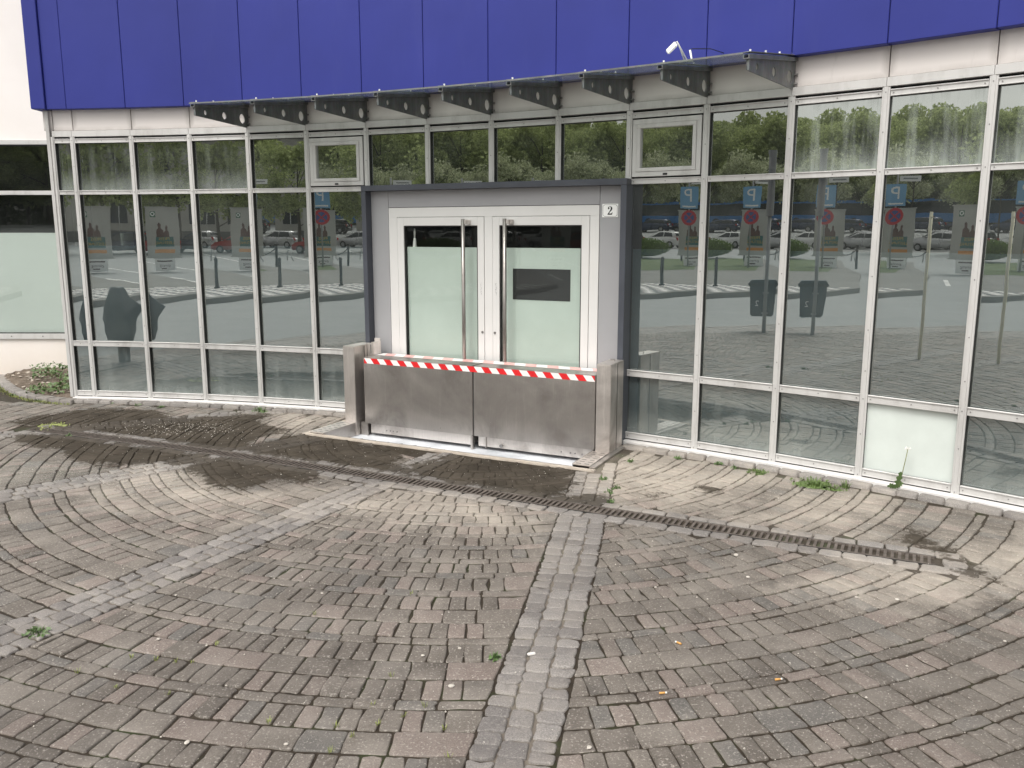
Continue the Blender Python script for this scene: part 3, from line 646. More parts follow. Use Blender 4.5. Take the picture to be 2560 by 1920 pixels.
mb = MB(); mb.box(-11, x1, WY + .036, WY + .04, .54, 1.705); mb.build('frosted_film', 'frosted_film_cool', win)
mb = MB()
for x in (-6.28, -5.92, -5.55): mb.tube([(x, WY - .029, .50), (x, WY - .024, .50)], .008, 8)
mb.build('screw_row', 'screw_steel', win)

# ------------------------------------------------------------------ ground: masks from the photo's stain and sheen outlines
def polyw(pts, o=(0, 0), s=1.0): return np.array([G(o[0] + x / s, o[1] + y / s) for x, y in pts])
Z5 = ((0, 860), 2.458); Z0 = ((0, 960), 1.728); ZR = ((1280, 1080), 1.728)
WET = [polyw([(250, 440), (560, 395), (900, 405), (1040, 455), (1260, 450), (1500, 432), (1650, 440), (1600, 500), (1760, 525), (1560, 590), (1450, 650), (1210, 655), (1000, 600), (800, 560), (560, 545), (330, 500), (150, 500), (90, 480)], *Z5),
       polyw([(130, 560), (430, 560), (760, 610), (1000, 640), (1260, 690), (1180, 745), (930, 720), (800, 745), (690, 760), (560, 720), (440, 690), (330, 650), (180, 610)], *Z5),
       polyw([(1130, 745), (1380, 700), (1780, 740), (1950, 800), (1900, 835), (1650, 850), (1520, 892), (1380, 875), (1250, 800)], *Z5),
       polyw([(1010, 290), (1150, 245), (1330, 215), (1500, 235), (1800, 285), (2212, 330), (2212, 480), (2000, 440), (1700, 380), (1400, 340), (1200, 320)], *Z0),
       polyw([(-260, 60), (0, 110), (240, 155), (290, 150), (235, 205), (265, 240), (240, 270), (380, 275), (400, 310), (340, 330), (0, 275), (-330, 210)], *ZR)]
WET += [polyw([(1690, 400), (1760, 395), (1800, 440), (1900, 480), (1960, 560), (2110, 655), (2000, 645), (1880, 590), (1790, 500), (1650, 480)], *ZR), polyw([(800, 232), (910, 246), (890, 272), (840, 262)], *ZR), polyw([(560, 262), (640, 262), (620, 285), (570, 280)], *ZR)]
DRY = [polyw([(1700, 345), (1800, 275), (1960, 285), (1880, 325), (1780, 365)], *Z0)]
SAND_GLARE = [polyw([(285, 150), (480, 70), (700, 100), (1000, 150), (1150, 200), (1000, 300), (700, 330), (400, 300), (290, 240)], *ZR),
        polyw([(1200, 240), (1600, 280), (1500, 420), (1200, 420), (1000, 380)], *ZR),
        polyw([(1350, 600), (1700, 560), (2000, 600), (2000, 690), (1700, 720), (1300, 690)], *ZR), polyw([(1850, 480), (2400, 500), (2400, 650), (1900, 640)], *ZR),
        polyw([(1180, 520), (1700, 470), (2212, 490), (2212, 640), (1900, 600), (1500, 560), (1300, 560)], *Z0),
        polyw([(640, 350), (800, 370), (1000, 460), (1200, 480), (1300, 520), (900, 560), (500, 500), (450, 420)], *Z0),  # left patch: grazing sky reflection put into the stone colour
        polyw([(1600, 440), (2000, 430), (2100, 470), (1900, 520), (1700, 560), (1620, 500)], *Z5)]
SHEEN = [polyw([(200, 330), (600, 340), (900, 340), (760, 470), (500, 520), (350, 430), (-100, 470), (0, 340)], *Z0)]
def sdf(P, poly):        # signed distance, positive inside; P (n,2)
    d = np.full(len(P), 1e9); ins = np.zeros(len(P), bool); n = len(poly)
    for i in range(n):
        a, b = poly[i], poly[(i + 1) % n]; e = b - a; t = np.clip(((P - a) @ e) / (e @ e + 1e-12), 0, 1)
        d = np.minimum(d, np.linalg.norm(P - (a + t[:, None] * e), axis=1))
        c = ((a[1] > P[:, 1]) != (b[1] > P[:, 1])); xx = (b[0] - a[0]) * (P[:, 1] - a[1]) / (b[1] - a[1] + 1e-12) + a[0]; ins ^= c & (P[:, 0] < xx)
    return np.where(ins, d, -d)
def masks(P):
    wet = np.max([sdf(P, q) + (.012 if k < 5 else -.045) for k, q in enumerate(WET)], axis=0); dry = np.max([sdf(P, q) for q in DRY], axis=0); wet = np.minimum(wet, -dry)
    sand_glare = np.max([sdf(P, q) for q in SAND_GLARE], axis=0); sh = np.max([sdf(P, q) for q in SHEEN], axis=0)
    return np.clip(wet, -.3, .3), np.clip(sand_glare * .9 + .22, -.6, .6), np.clip(sh * 3 + .3, 0, 1)

# ------------------------------------------------------------------ stone layer builder
class Stones:
    def __init__(s): s.q = []; s.tone = []; s.h = []
    def add(s, c4, tone=None, h=0.0): s.q.append(c4); s.tone.append(tone if tone is not None else (random.random(), random.random(), 0)); s.h.append(h)
    def build(s, name, mat, joint=.0036, depth=.04, rnd=.010, wig=.0035, jit=.0018, bev=.0042, arcj=0.0):
        Q = np.array(s.q, float); n = len(Q)                    # (n,4,2) ccw
        Q = Q + rng.normal(0, jit, Q.shape); cen = Q.mean(1, keepdims=True)
        E = np.roll(Q, -1, 1) - Q; Ln = np.linalg.norm(E, axis=2, keepdims=True) + 1e-9; U = E / Ln; N = np.stack([-U[..., 1], U[..., 0]], -1)   # inward normals for ccw
        # inset corners by joint
        J = np.array([joint, joint + arcj, joint, joint + arcj])[None, :, None]; N_ = N * J; Q = Q + N_ + np.roll(N_, 1, 1)
        ring = []
        for k in range(4):
            p, u, up = Q[:, k], U[:, k], U[:, (k - 1) % 4]; rr = rnd * (0.7 + .6 * rng.random((n, 1)))
            ring += [p - up * rr, p + (u - up) * rr * .22, p + u * rr]
            mid = (Q[:, k] + Q[:, (k + 1) % 4]) / 2; ring.append(mid + N[:, k] * rng.normal(0, wig, (n, 1)))
        ring = np.stack(ring, 1); m = ring.shape[1]             # 16
        h = np.array(s.h)[:, None] + rng.normal(0, .0014, (n, 1)); tilt = rng.normal(0, .010, (n, 2))
        def zz(P): return h + ((P - cen) * tilt[:, None, :]).sum(-1)
        inn = cen + (ring - cen) * (1 - bev / (np.linalg.norm(ring - cen, axis=2, keepdims=True) + 1e-6))
        inn2 = cen + (ring - cen) * (1 - 2.2 * bev / (np.linalg.norm(ring - cen, axis=2, keepdims=True) + 1e-6))
        V3 = np.concatenate([np.dstack([ring, (zz(ring) - depth)[..., None]]), np.dstack([ring, (zz(ring) - bev * .9)[..., None]]), np.dstack([inn, (zz(inn) - bev * .22)[..., None]]), np.dstack([inn2, zz(inn2)[..., None]])], 1)
        verts = V3.reshape(-1, 3); base = np.arange(n)[:, None] * (4 * m); i0 = np.arange(m); i1 = (i0 + 1) % m
        quads = []
        for L_ in range(3): quads.append(np.stack([base + L_ * m + i0, base + L_ * m + i1, base + (L_ + 1) * m + i1, base + (L_ + 1) * m + i0], -1).reshape(-1, 4))
        quads = np.concatenate(quads); caps = base + 3 * m + i0
        me = bpy.data.meshes.new(name); nq, nc = len(quads), len(caps)
        me.vertices.add(len(verts)); me.vertices.foreach_set('co', verts.ravel()); me.loops.add(nq * 4 + nc * m)
        me.loops.foreach_set('vertex_index', np.concatenate([quads.ravel(), caps.ravel()]).astype(np.int32)); me.polygons.add(nq + nc)
        me.polygons.foreach_set('loop_start', np.concatenate([np.arange(nq) * 4, nq * 4 + np.arange(nc) * m]).astype(np.int32))
        me.update(calc_edges=True); me.validate(); me.polygons.foreach_set('use_smooth', np.ones(len(me.polygons), bool))
        per = 4 * m; T = np.repeat(np.array(s.tone), per, 0); col = np.concatenate([T, np.ones((len(T), 1))], 1)
        at = me.attributes.new('tone', 'FLOAT_COLOR', 'POINT'); at.data.foreach_set('color', col.ravel())
        wt, sn, sh = masks(verts[:, :2])
        for nm, a in (('wet', wt), ('sand_glare', sn), ('sheen', sh)): at = me.attributes.new(nm, 'FLOAT', 'POINT'); at.data.foreach_set('value', a.astype(np.float32))
        me.materials.append(MATS[mat]); return link(name, me)

C0 = np.array([1.3, 9.85])                              # centre of the paving arcs (behind the facade)
STRIP = [R(-100.1), R(-118.15), R(-136.1), R(-154.1)]; SW = .145
def pol(r, t): return C0 + r * np.array([math.cos(t), math.sin(t)])
DR = np.array([[-4.25, 7.30], [-3.187, 6.905], [-2.623, 6.622], [-2.034, 6.330], [-.942, 5.80], [-.10, 5.40], [.481, 5.115], [1.435, 4.638], [2.235, 4.235]])
def smooth_curve(P, n):
    d = np.r_[0, np.cumsum(np.linalg.norm(np.diff(P, axis=0), axis=1))]; t = np.linspace(0, d[-1], n)
    k = np.polyfit(d, P[:, 0], 3), np.polyfit(d, P[:, 1], 3); return np.stack([np.polyval(k[0], t), np.polyval(k[1], t)], 1)
DRC = smooth_curve(DR, 200)
dr_t = np.gradient(DRC, axis=0); dr_t /= np.linalg.norm(dr_t, axis=1, keepdims=True); dr_n = np.stack([dr_t[:, 1], -dr_t[:, 0]], 1)    # towards camera
def dr_dist(p): 
    d = np.linalg.norm(DRC - p, axis=1); return d.min()
fp = np.array([offpt(i, 0) for i in range(NB_ + 1)])
def fac_dist(p):       # signed distance in front of the facade line
    best = 1e9
    for i in range(NB_):
        a, b = fp[i], fp[i + 1]; e = b - a; L2 = e @ e; t = (p - a) @ e / L2
        if i == 0: t = min(t, 1)
        elif i == NB_ - 1: t = max(t, 0)
        else: t = min(max(t, 0), 1)
        q = a + t * e; n = np.array([e[1], -e[0]]) / math.sqrt(L2); d = p - q; dd = math.copysign(np.linalg.norm(d), d @ n)
        if abs(dd) < abs(best): best = dd
    return best
MEi = ME.inverted()
def in_pit(p, m=0.0):
    q = MEi @ Vector((p[0], p[1], 0)); return -2.60 - m < q.x < .035 + m and q.y < .46 + m and q.y > -.6
KERB_OUT = np.array([[-4.48, 8.44], [-4.94, 8.60], [-5.32, 8.93], [-5.78, 9.41], [-6.3, 10.2]])
def in_bed(p): 
    if p[0] > -4.3: return False
    x = p[0]; y = np.interp(x, KERB_OUT[::-1, 0], KERB_OUT[::-1, 1]) if x > -6.3 else 20
    return p[1] > y - .02
def blocked(p, m=0.0):
    return dr_dist(p) < .150 + m or fac_dist(p) < .175 + m or in_pit(p, m) or in_bed(p) or p[0] < -5.62 or p[0] > 6.5 or p[1] < -3.2
# course list: radii about the centre of the arcs, which lies at the foot of the glass front
CA = np.array([-.21, 7.11])
def pola(r, t): return CA + r * np.array([math.cos(t), math.sin(t)])
courses = []; r = 4.559
for dcw in [.137, .142, .066, .143, .139, .148, .062, .139, .137, .140, .071, .150, .066, .127, .065, .132, .060, .127, .056, .131, .060, .125, .065, .134]:
    courses.append([r - dcw, r, 't' if dcw < .08 else 's']); r -= dcw
for idx in (0, 4, 8): courses[idx][2] = 'L'
k = 0
while r > .3:
    d = .062 if k % 2 == 0 else .128; courses.append([r - d, r, 't' if k % 2 == 0 else 's']); r -= d; k += 1
r = 4.559; seq = [('s', .141), ('t', .066), ('s', .141), ('L', .139)]; k = 0
while r < 11.5:
    kd, d = seq[k % 4]; courses.append([r, r + d, kd]); r += d; k += 1
def crossings(rr, ang, off):       # angles (about CA) where the line offset from a sett strip meets radius rr
    rad = np.array([math.cos(ang), math.sin(ang)]); tan = np.array([-rad[1], rad[0]]); o_ = C0 + tan * off - CA; bq = o_ @ rad; cq = o_ @ o_ - rr * rr; disc_ = bq * bq - cq
    out = []
    if disc_ > 0:
        for sg in (-1, 1):
            t = -bq + sg * math.sqrt(disc_)
            if t > 2.2:
                p = o_ + rad * t; th_ = math.atan2(p[1], p[0]); th_ = th_ - 2 * math.pi if th_ > R(60) else th_; out.append((sg, th_))
    return dict(out)
pv = Stones()
for r0, r1, kd in courses:
    wd = {'s': .0765, 't': .153, 'L': .155}[kd]; rm = (r0 + r1) / 2; gaps = []
    for ang in STRIP:
        m0, m1, p0, p1 = crossings(r0, ang, -SW - .003), crossings(r1, ang, -SW - .003), crossings(r0, ang, SW + .003), crossings(r1, ang, SW + .003)
        for sg in (-1, 1):
            if all(sg in q for q in (m0, m1, p0, p1)):
                A_, B_ = (m0[sg], m1[sg]), (p0[sg], p1[sg]); gaps.append((A_, B_) if sum(A_) < sum(B_) else (B_, A_))
    gaps.sort(key=lambda g: sum(g[0])); ends = [(R(-215), R(-215))]
    for A_, B_ in gaps: ends += [A_, B_]
    ends.append((R(25), R(25)))
    for (a0, a1), (b0, b1) in zip(ends[::2], ends[1::2]):
        ta_, tb_ = (a0 + a1) / 2, (b0 + b1) / 2
        if tb_ - ta_ < .01: continue
        nst = max(1, round((tb_ - ta_) * rm / wd)); dt = (tb_ - ta_) / nst; ph = random.random(); runtone = random.random()
        ts = [(a0, a1)] + [(ta_ + (j_ + .15 + ph * .7) * dt,) * 2 for j_ in range(nst - 1)] + [(b0, b1)]
        ts = [q for k_, q in enumerate(ts) if k_ in (0, len(ts) - 1) or (q[0] > max(a0, a1) + .012 / rm and q[0] < min(b0, b1) - .012 / rm)]
        for (u0, u1), (v0, v1) in zip(ts, ts[1:]):
            p = pola(rm, (u0 + u1 + v0 + v1) / 4)
            if p[0] < -5.62 or p[0] > 6.6 or p[1] < -3.3 or p[1] > 10: continue
            if random.random() < .10: runtone = random.random()
            if blocked(p): continue
            Q = [pola(r0, u0), pola(r1, u1), pola(r1, v1), pola(r0, v0)]
            if any(in_pit(q) for q in Q): continue
            pv.add(Q, (min(1, max(0, .55 * random.random() + .45 * runtone)), random.random(), 0))
o = pv.build('paving', 'concrete_paver', joint=.0034, arcj=.0020, rnd=.009, wig=.0034, bev=.0036); tag(o, kind='structure')
bs = Stones()
for t in STRIP:
    rr = 2.2 + .05
    for row in (-1, 0, 1):
        r = 2.2 + random.random() * .05
        while r < 12.6:
            d = random.uniform(.062, .108) if row else random.uniform(.070, .118)
            rad = np.array([math.cos(t), math.sin(t)]); tan = np.array([-rad[1], rad[0]]); c = C0 + rad * (r + d / 2) + tan * row * .0965
            if not blocked(c, -.01) and not in_pit(c, .05):
                hwid = .0475; Q = [C0 + rad * r + tan * (row * .0965 - hwid), C0 + rad * (r + d) + tan * (row * .0965 - hwid), C0 + rad * (r + d) + tan * (row * .0965 + hwid), C0 + rad * r + tan * (row * .0965 + hwid)]
                bs.add(Q, h=.002)
            r += d + .003
# setts bordering the channel
acc = np.r_[0, np.cumsum(np.linalg.norm(np.diff(DRC, axis=0), axis=1))]; DL = acc[-1]
def dpt(s_, off):
    x = np.interp(s_, acc, DRC[:, 0]); y = np.interp(s_, acc, DRC[:, 1]); nx = np.interp(s_, acc, dr_n[:, 0]); ny = np.interp(s_, acc, dr_n[:, 1])
    if s_ > DL: e = dr_t[-1] * (s_ - DL); x += e[0]; y += e[1]
    return np.array([x + nx * off, y + ny * off])
for o0, o1 in ((-.160, -.072), (.072, .160)):
    s_ = 0.0
    while s_ < DL + .08:
        d = random.uniform(.10, .15); bs.add([dpt(s_, o0), dpt(s_, o1), dpt(s_ + d, o1), dpt(s_ + d, o0)], h=.005); s_ += d + .002
for a_ in (-.10, 0.0, .10): bs.add([dpt(DL + .03, a_ - .045), dpt(DL + .03, a_ + .045), dpt(DL + .15, a_ + .045), dpt(DL + .15, a_ - .045)], h=.005)
o = bs.build('paving_strip', 'basalt_sett', joint=.0028, rnd=.014, wig=.0048, jit=.0040); tag(o, kind='structure')
# kerb setts along the facade and round the planting bed
ks = Stones()
def run(P, inw, outw, hh, dmin=.13, dmax=.20):
    d = np.r_[0, np.cumsum(np.linalg.norm(np.diff(P, axis=0), axis=1))]; tt = np.gradient(P, axis=0); tt /= np.linalg.norm(tt, axis=1, keepdims=True); nn = np.stack([tt[:, 1], -tt[:, 0]], 1)
    f = lambda s_, o_: np.array([np.interp(s_, d, P[:, 0]) + o_ * np.interp(s_, d, nn[:, 0]), np.interp(s_, d, P[:, 1]) + o_ * np.interp(s_, d, nn[:, 1])])
    s_ = 0
    while s_ < d[-1]:
        q = min(random.uniform(dmin, dmax), d[-1] - s_ + .01); m_ = (f(s_, inw) + f(s_ + q, outw)) / 2
        if not in_pit(m_, .03): ks.add([f(s_, inw), f(s_, outw), f(s_ + q, outw), f(s_ + q, inw)], h=hh)
        s_ += q
run(fp[:7], .064, .155, .026); run(fp[9:], .064, .155, .026)
KC = smooth_curve(KERB_OUT, 60)[::-1]; run(KC, -.12, .0, .035)
o = ks.build('kerb', 'basalt_sett', joint=.003, rnd=.018, wig=.004, jit=.005, depth=.08, bev=.009); tag(o, kind='structure')
# joint bed
def grid_obj(name, x0, x1, y0, y1, st, zf, mat, skip=None):
    xs = np.arange(x0, x1 + st / 2, st); ys = np.arange(y0, y1 + st / 2, st); X, Y = np.meshgrid(xs, ys); P = np.stack([X.ravel(), Y.ravel()], 1); Z = zf(P)
    nx = len(xs); idx = np.arange(len(P)).reshape(len(ys), nx); F = np.stack([idx[:-1, :-1], idx[:-1, 1:], idx[1:, 1:], idx[1:, :-1]], -1).reshape(-1, 4)
    if skip is not None:
        c = P[F].mean(1); F = F[[not skip(p) for p in c]]
    me = bpy.data.meshes.new(name); me.from_pydata(np.c_[P, Z].tolist(), [], F.tolist()); me.update()
    wt, sn, sh = masks(P)
    for ang in STRIP:            # sand-filled joints between the strip setts
        rad = np.array([math.cos(ang), math.sin(ang)]); dd = np.abs((P - C0) @ np.array([-rad[1], rad[0]])); sn = np.where(dd < .11, np.maximum(sn, .8), sn)
    for nm, a in (('wet', wt), ('sand_glare', sn), ('sheen', sh)): at = me.attributes.new(nm, 'FLOAT', 'POINT'); at.data.foreach_set('value', a.astype(np.float32))
    me.materials.append(MATS[mat]); return link(name, me)
o = grid_obj('ground', -5.7, 6.6, -3.4, 10.2, .06, lambda P: -.0070 + .0020 * np.sin(P[:, 0] * 9.3) * np.sin(P[:, 1] * 8.1), 'joint_dirt', lambda p: in_pit(p, -.06) or fac_dist(p) < -.02 and p[0] > -4.4); tag(o, kind='structure')

# drainage channel: iron frame and slotted grates
dc = empty('drainage_channel', 'long rusty slotted drainage channel curving across the paving', 'drain')
nsec = 11
for k in range(nsec):
    s0, s1 = DL * k / nsec + .004, DL * (k + 1) / nsec - .004
    mb = MB()
    def bar(a0, a1, o0, o1, z0, z1): 
        P = [dpt(a0, o0), dpt(a0, o1), dpt(a1, o1), dpt(a1, o0)]; mb.quadbox([(*p, z0) for p in P] + [(*p, z1) for p in P])
    bar(s0, s1, -.066, -.052, -.02, .004); bar(s0, s1, .052, .066, -.02, .004)
    n = int((s1 - s0) / .0345)
    for j_ in range(n):
        a0 = s0 + (s1 - s0) * j_ / n; bar(a0, a0 + .016, -.0515, .0515, -.012, .003)
    mb.build('grate', 'cast_iron', dc)
mb = MB()
for k in range(40):
    s0, s1 = DL * k / 40, DL * (k + 1) / 40; P = [dpt(s0, -.068), dpt(s0, .068), dpt(s1, .068), dpt(s1, -.068)]; mb.quadbox([(*p, -.10) for p in P] + [(*p, -.09) for p in P])
    for o0, o1 in ((-.072, -.067), (.067, .072)):
        P = [dpt(s0, o0), dpt(s0, o1), dpt(s1, o1), dpt(s1, o0)]; mb.quadbox([(*p, -.09) for p in P] + [(*p, .0035) for p in P])
mb.build('trough', 'dark_seam', dc)

# ------------------------------------------------------------------ planting bed
def bedz(P):
    x, y = P[:, 0], P[:, 1]; edge = np.interp(x, KERB_OUT[::-1, 0], KERB_OUT[::-1, 1]); t = np.clip((y - edge - .08) / 1.1, 0, 1)
    hill = np.interp(x, [-6.9, -6.4, -5.9, -5.4, -4.9, -4.3], [.04, .16, .20, .13, .04, .02]); return .010 + hill * t ** .8 + .012 * np.sin(x * 23) * np.sin(y * 19) * t + .008 * np.sin(x * 61 + y * 47)
xs = np.arange(-6.9, -4.34, .04); ys = np.arange(8.3, 10.0, .04); X, Y = np.meshgrid(xs, ys); P = np.stack([X.ravel(), Y.ravel()], 1)
Zb = bedz(P); nx = len(xs); idx = np.arange(len(P)).reshape(len(ys), nx); F = np.stack([idx[:-1, :-1], idx[:-1, 1:], idx[1:, 1:], idx[1:, :-1]], -1).reshape(-1, 4)
ed = np.interp(P[:, 0], KERB_OUT[::-1, 0], KERB_OUT[::-1, 1]); keep = (P[F][:, :, 1].min(1) > ed[F].min(1) + .06) & (P[F][:, :, 0].mean(1) < -4.37); F = F[keep]
Zb = Zb + rng.normal(0, .006, len(Zb))
me = bpy.data.meshes.new('soil'); me.from_pydata(np.c_[P, Zb].tolist(), [], F.tolist()); me.materials.append(MATS['soil']); o = link('soil', me); tag(o, kind='structure')

# ------------------------------------------------------------------ weeds
def tuft(mb, x, y, z, n, h, spread, wd=.004):
    for _ in range(n):
        a = random.random() * 6.283; l = h * random.uniform(.5, 1.1); r_ = spread * random.random() ** .7; bx, by = x + math.cos(a) * r_ * .5, y + math.sin(a) * r_ * .5
        dx, dy = math.cos(a) * l * .45, math.sin(a) * l * .45; px, py = -math.sin(a) * wd, math.cos(a) * wd
        b = len(mb.v); mb.v += [(bx - px, by - py, z), (bx + px, by + py, z), (bx + dx * .4 + px * .8, by + dy * .4 + py * .8, z + l * .6), (bx + dx * .4 - px * .8, by + dy * .4 - py * .8, z + l * .6), (bx + dx, by + dy, z + l * .85)]
        mb.f += [(b, b + 1, b + 2, b + 3), (b + 3, b + 2, b + 4)]
def leafy(mb, x, y, z, n, h, spread, lw=.012):
    for _ in range(n):
        a = random.random() * 6.283; r_ = spread * math.sqrt(random.random()); hh = h * random.random(); c = Vector((x + math.cos(a) * r_, y + math.sin(a) * r_, z + hh)); u = Vector((random.uniform(-1, 1), random.uniform(-1, 1), random.uniform(-.3, .8))).normalized(); v = u.orthogonal().normalized(); s_ = lw * random.uniform(.6, 1.4)
        mb.poly([c - u * s_, c - v * s_ * .5, c + u * s_, c + v * s_ * .5])
def clump(name, label, px, py, n, h, sp, mat='grass_blade', lf=0, z=-.002, group=None, wd=.0035):
    g = G(px, py, 0); mb = MB(); tuft(mb, g[0], g[1], z, n, h, sp, wd)
    if lf: leafy(mb, g[0], g[1], z, lf, h * .5, sp * .8)
    mb.poly([(g[0] + math.cos(t) * sp * .62 * (1 + .2 * math.sin(3 * t)), g[1] + math.sin(t) * sp * .5, .0015) for t in [k * .628 for k in range(10)]]) if sp > .1 else None
    o = mb.build(name, mat); return tag(o, label, 'weed', group)
clump('grass_tuft', 'broad low grass clump against the kerb right of the door, nearer of two', 2035, 1212, 90, .045, .20, lf=40)
clump('grass_tuft', 'second piece of the broad grass clump, trailing left of the dandelion', 2085, 1222, 40, .035, .12, lf=20)
clump('grass_tuft', 'flat grass clump by the kerb, farther and smaller one left of the broad clump', 1893, 1182, 45, .035, .12, lf=30)
clump('grass_tuft', 'small upright grass tuft standing alone just left of the dandelion', 2114, 1221, 30, .065, .05)
clump('grass_tuft', 'mossy yellow-green tuft at the far left end of the drainage channel', 128, 1066, 80, .025, .20, 'dry_tuft', lf=40)
clump('weed', 'small leafy weed with yellow bud at the left edge of the near sett strip', 1238, 1646, 14, .03, .03, 'weed_leaf', lf=26)
clump('weed', 'green weed growing between setts at the left end of the middle sett strip', 93, 1583, 24, .03, .07, 'weed_leaf', lf=40)
clump('weed', 'sprawling weed at the foot of the glass front left of the barrier', 650, 1029, 30, .06, .12, 'weed_leaf', lf=14)
for (x, y) in ((1576, 1155), (1507, 1199), (1541, 1220), (1522, 1232), (1526, 1256), (1797, 1161), (1838, 1171), (1921, 1172), (1696, 1148), (283, 1008), (343, 1014), (403, 1020), (142, 1004), (95, 1003), (30, 990), (170, 1090)):
    clump('weed', 'tiny green weed in a paving joint close to the building', x, y, 12, .035, .045, 'weed_leaf', lf=10, group='tiny weeds near the building')
for (x, y) in ((1062, 1766), (1112, 1823), (841, 1816), (943, 1812), (1121, 1894), (826, 1881), (978, 1690), (785, 1536), (1030, 1486), (1008, 1790), (930, 1764), (880, 1840), (330, 1645), (390, 1650), (440, 1655), (480, 1657), (540, 1613), (290, 1720), (420, 1735), (672, 1806), (195, 1680)):
    clump('grass_sprig', 'tiny yellowish grass sprig in a joint of the near paving', x, y, 9, .022, .02, 'dry_tuft', group='yellowish sprigs in the paving joints', wd=.0016)
# moss line along the left kerb and joints (uncountable)
mb = MB()
for _ in range(900):
    s_ = random.random(); p = KC[int(s_ * 59)] + np.array([random.uniform(-.01, .06), random.uniform(-.09, -.02)]); tuft(mb, p[0], p[1], -.004, 1, .022, .02, .003)
o = mb.build('moss', 'dry_tuft'); tag(o, 'thin line of yellow-green moss along the curved kerb', 'moss', kind='stuff')
# leafy plants in the bed
def bed_plant(x, y, n, h, sp, label):
    z = float(bedz(np.array([[x, y]]))[0]); t = empty('bed_plant', label, 'plant', None, (x, y, z)); mb = MB(); leafy(mb, 0, 0, .01, n, h, sp, .020); mb.build('foliage', 'weed_leaf', t)
    mb = MB()
    for _ in range(7): a = random.random() * 6.28; mb.tube([(0, 0, 0), (math.cos(a) * sp * .5, math.sin(a) * sp * .5, h * .6), (math.cos(a) * sp * .7, math.sin(a) * sp * .7, h)], .0025, 5)
    mb.build('stem', 'stem_green', t)
bed_plant(-4.78, 9.35, 260, .10, .28, 'low green plant in the bed, touching the corner of the glass front')
bed_plant(-5.25, 9.55, 200, .15, .22, 'taller green plant at the middle of the bed against the pale wall')
bed_plant(-4.95, 8.98, 220, .05, .26, 'flat green ground plant by the kerb at the front of the bed')
mb = MB()
for _ in range(200):
    x, y = random.uniform(-6.2, -4.6), random.uniform(8.8, 9.95); p = np.array([[x, y]])
    if y < np.interp(x, KERB_OUT[::-1, 0], KERB_OUT[::-1, 1]) + .15: continue
    z = float(bedz(p)[0]); a = random.random() * 6.28; s_ = random.uniform(.012, .035); d = Vector((math.cos(a), math.sin(a), random.uniform(-.1, .3))) * s_; e = Vector((-math.sin(a), math.cos(a), random.uniform(-.2, .3))) * s_ * .55; c = Vector((x, y, z + .012))
    mb.poly([c - d, c - e, c + d, c + e])
o = mb.build('leaf_litter', 'mortar'); tag(o, 'scattered pale dead leaves on the bed', 'leaves', kind='stuff')
# dandelion
dp = G(2241, 1219, .03); dn = empty('dandelion', 'dandelion with one white seed head and jagged leaf growing from the kerb', 'plant', None, (dp[0], dp[1], .03))
mb = MB(); st = [Vector((.01, 0, 0)), Vector((.03, 0, .09)), Vector((.045, 0, .19)), Vector((.055, .0, .265))]; mb.tube(st, .0028, 7); mb.build('stem', 'stem_green', dn, smooth=True)
mb = MB(); ctr = st[-1]
for _ in range(70):
    u = Vector((random.gauss(0, 1), random.gauss(0, 1), abs(random.gauss(0, .8)) * .9 - .1)).normalized(); v = u.orthogonal().normalized() * .0009
    mb.poly([ctr, ctr + u * .018 + v, ctr + u * .018 - v]); mb.poly([ctr + u * .018 - v * 5, ctr + u * .020, ctr + u * .018 + v * 5])
mb.build('seed_head', 'seed_head', dn)
mb = MB(); prof = [(0, .006), (.018, .030), (.03, .012), (.05, .034), (.062, .014), (.085, .030), (.10, .010), (.12, .020), (.135, .002)]
def leaf(mb, az, tilt, sc):
    for (a0, w0), (a1, w1) in zip(prof, prof[1:]):
        P = []
        for a_, w_ in ((a0, -w0), (a0, w0), (a1, w1), (a1, -w1)): 
            v = Vector((w_ * sc, 0, a_ * sc)); v = Matrix.Rotation(tilt, 3, 'Y') @ v; P.append(Matrix.Rotation(az, 3, 'Z') @ (v + Vector((0, -.01 * a_ / .1, 0))))
        mb.poly(P)
leaf(mb, .1, R(8), .85); leaf(mb, .2, R(-62), .55); leaf(mb, -.3, R(-80), .45); leaf(mb, 2.8, R(-50), .4); mb.build('leaf', 'weed_leaf', dn)

# ------------------------------------------------------------------ litter
def butt(px, py, rot, label):
    g = G(px, py, .004); t = empty('cigarette_end', label, 'litter', None, (g[0], g[1], .007)); t.rotation_euler = (0, 0, rot)
    mb = MB(); mb.tube([(-.012, 0, 0), (.010, 0, 0)], .0042, 10); mb.build('filter', 'cigarette_filter', t, smooth=True); mb = MB(); mb.tube([(.0101, 0, 0), (.017, .001, 0)], .0040, 10); mb.build('paper', 'cigarette_paper', t, smooth=True)
butt(1697, 1609, 2.3, 'orange cigarette end, farthest of the three on the right paving'); butt(1656, 1734, 0.1, 'orange cigarette end nearest to the camera, on the right paving'); butt(1945, 1700, .15, 'orange cigarette end, rightmost of the three on the right paving'); 
pw = G(1329, 1634, .01); mb = MB(); mb.box(-.018, .016, -.007, .007, 0, .010, Matrix.Translation((pw[0], pw[1], .004)) @ Matrix.Rotation(.25, 4, 'Z')); o = mb.build('paper_scrap', 'cigarette_paper', None, bevel=.003); tag(o, 'small white crumpled scrap lying on the near sett strip', 'litter')
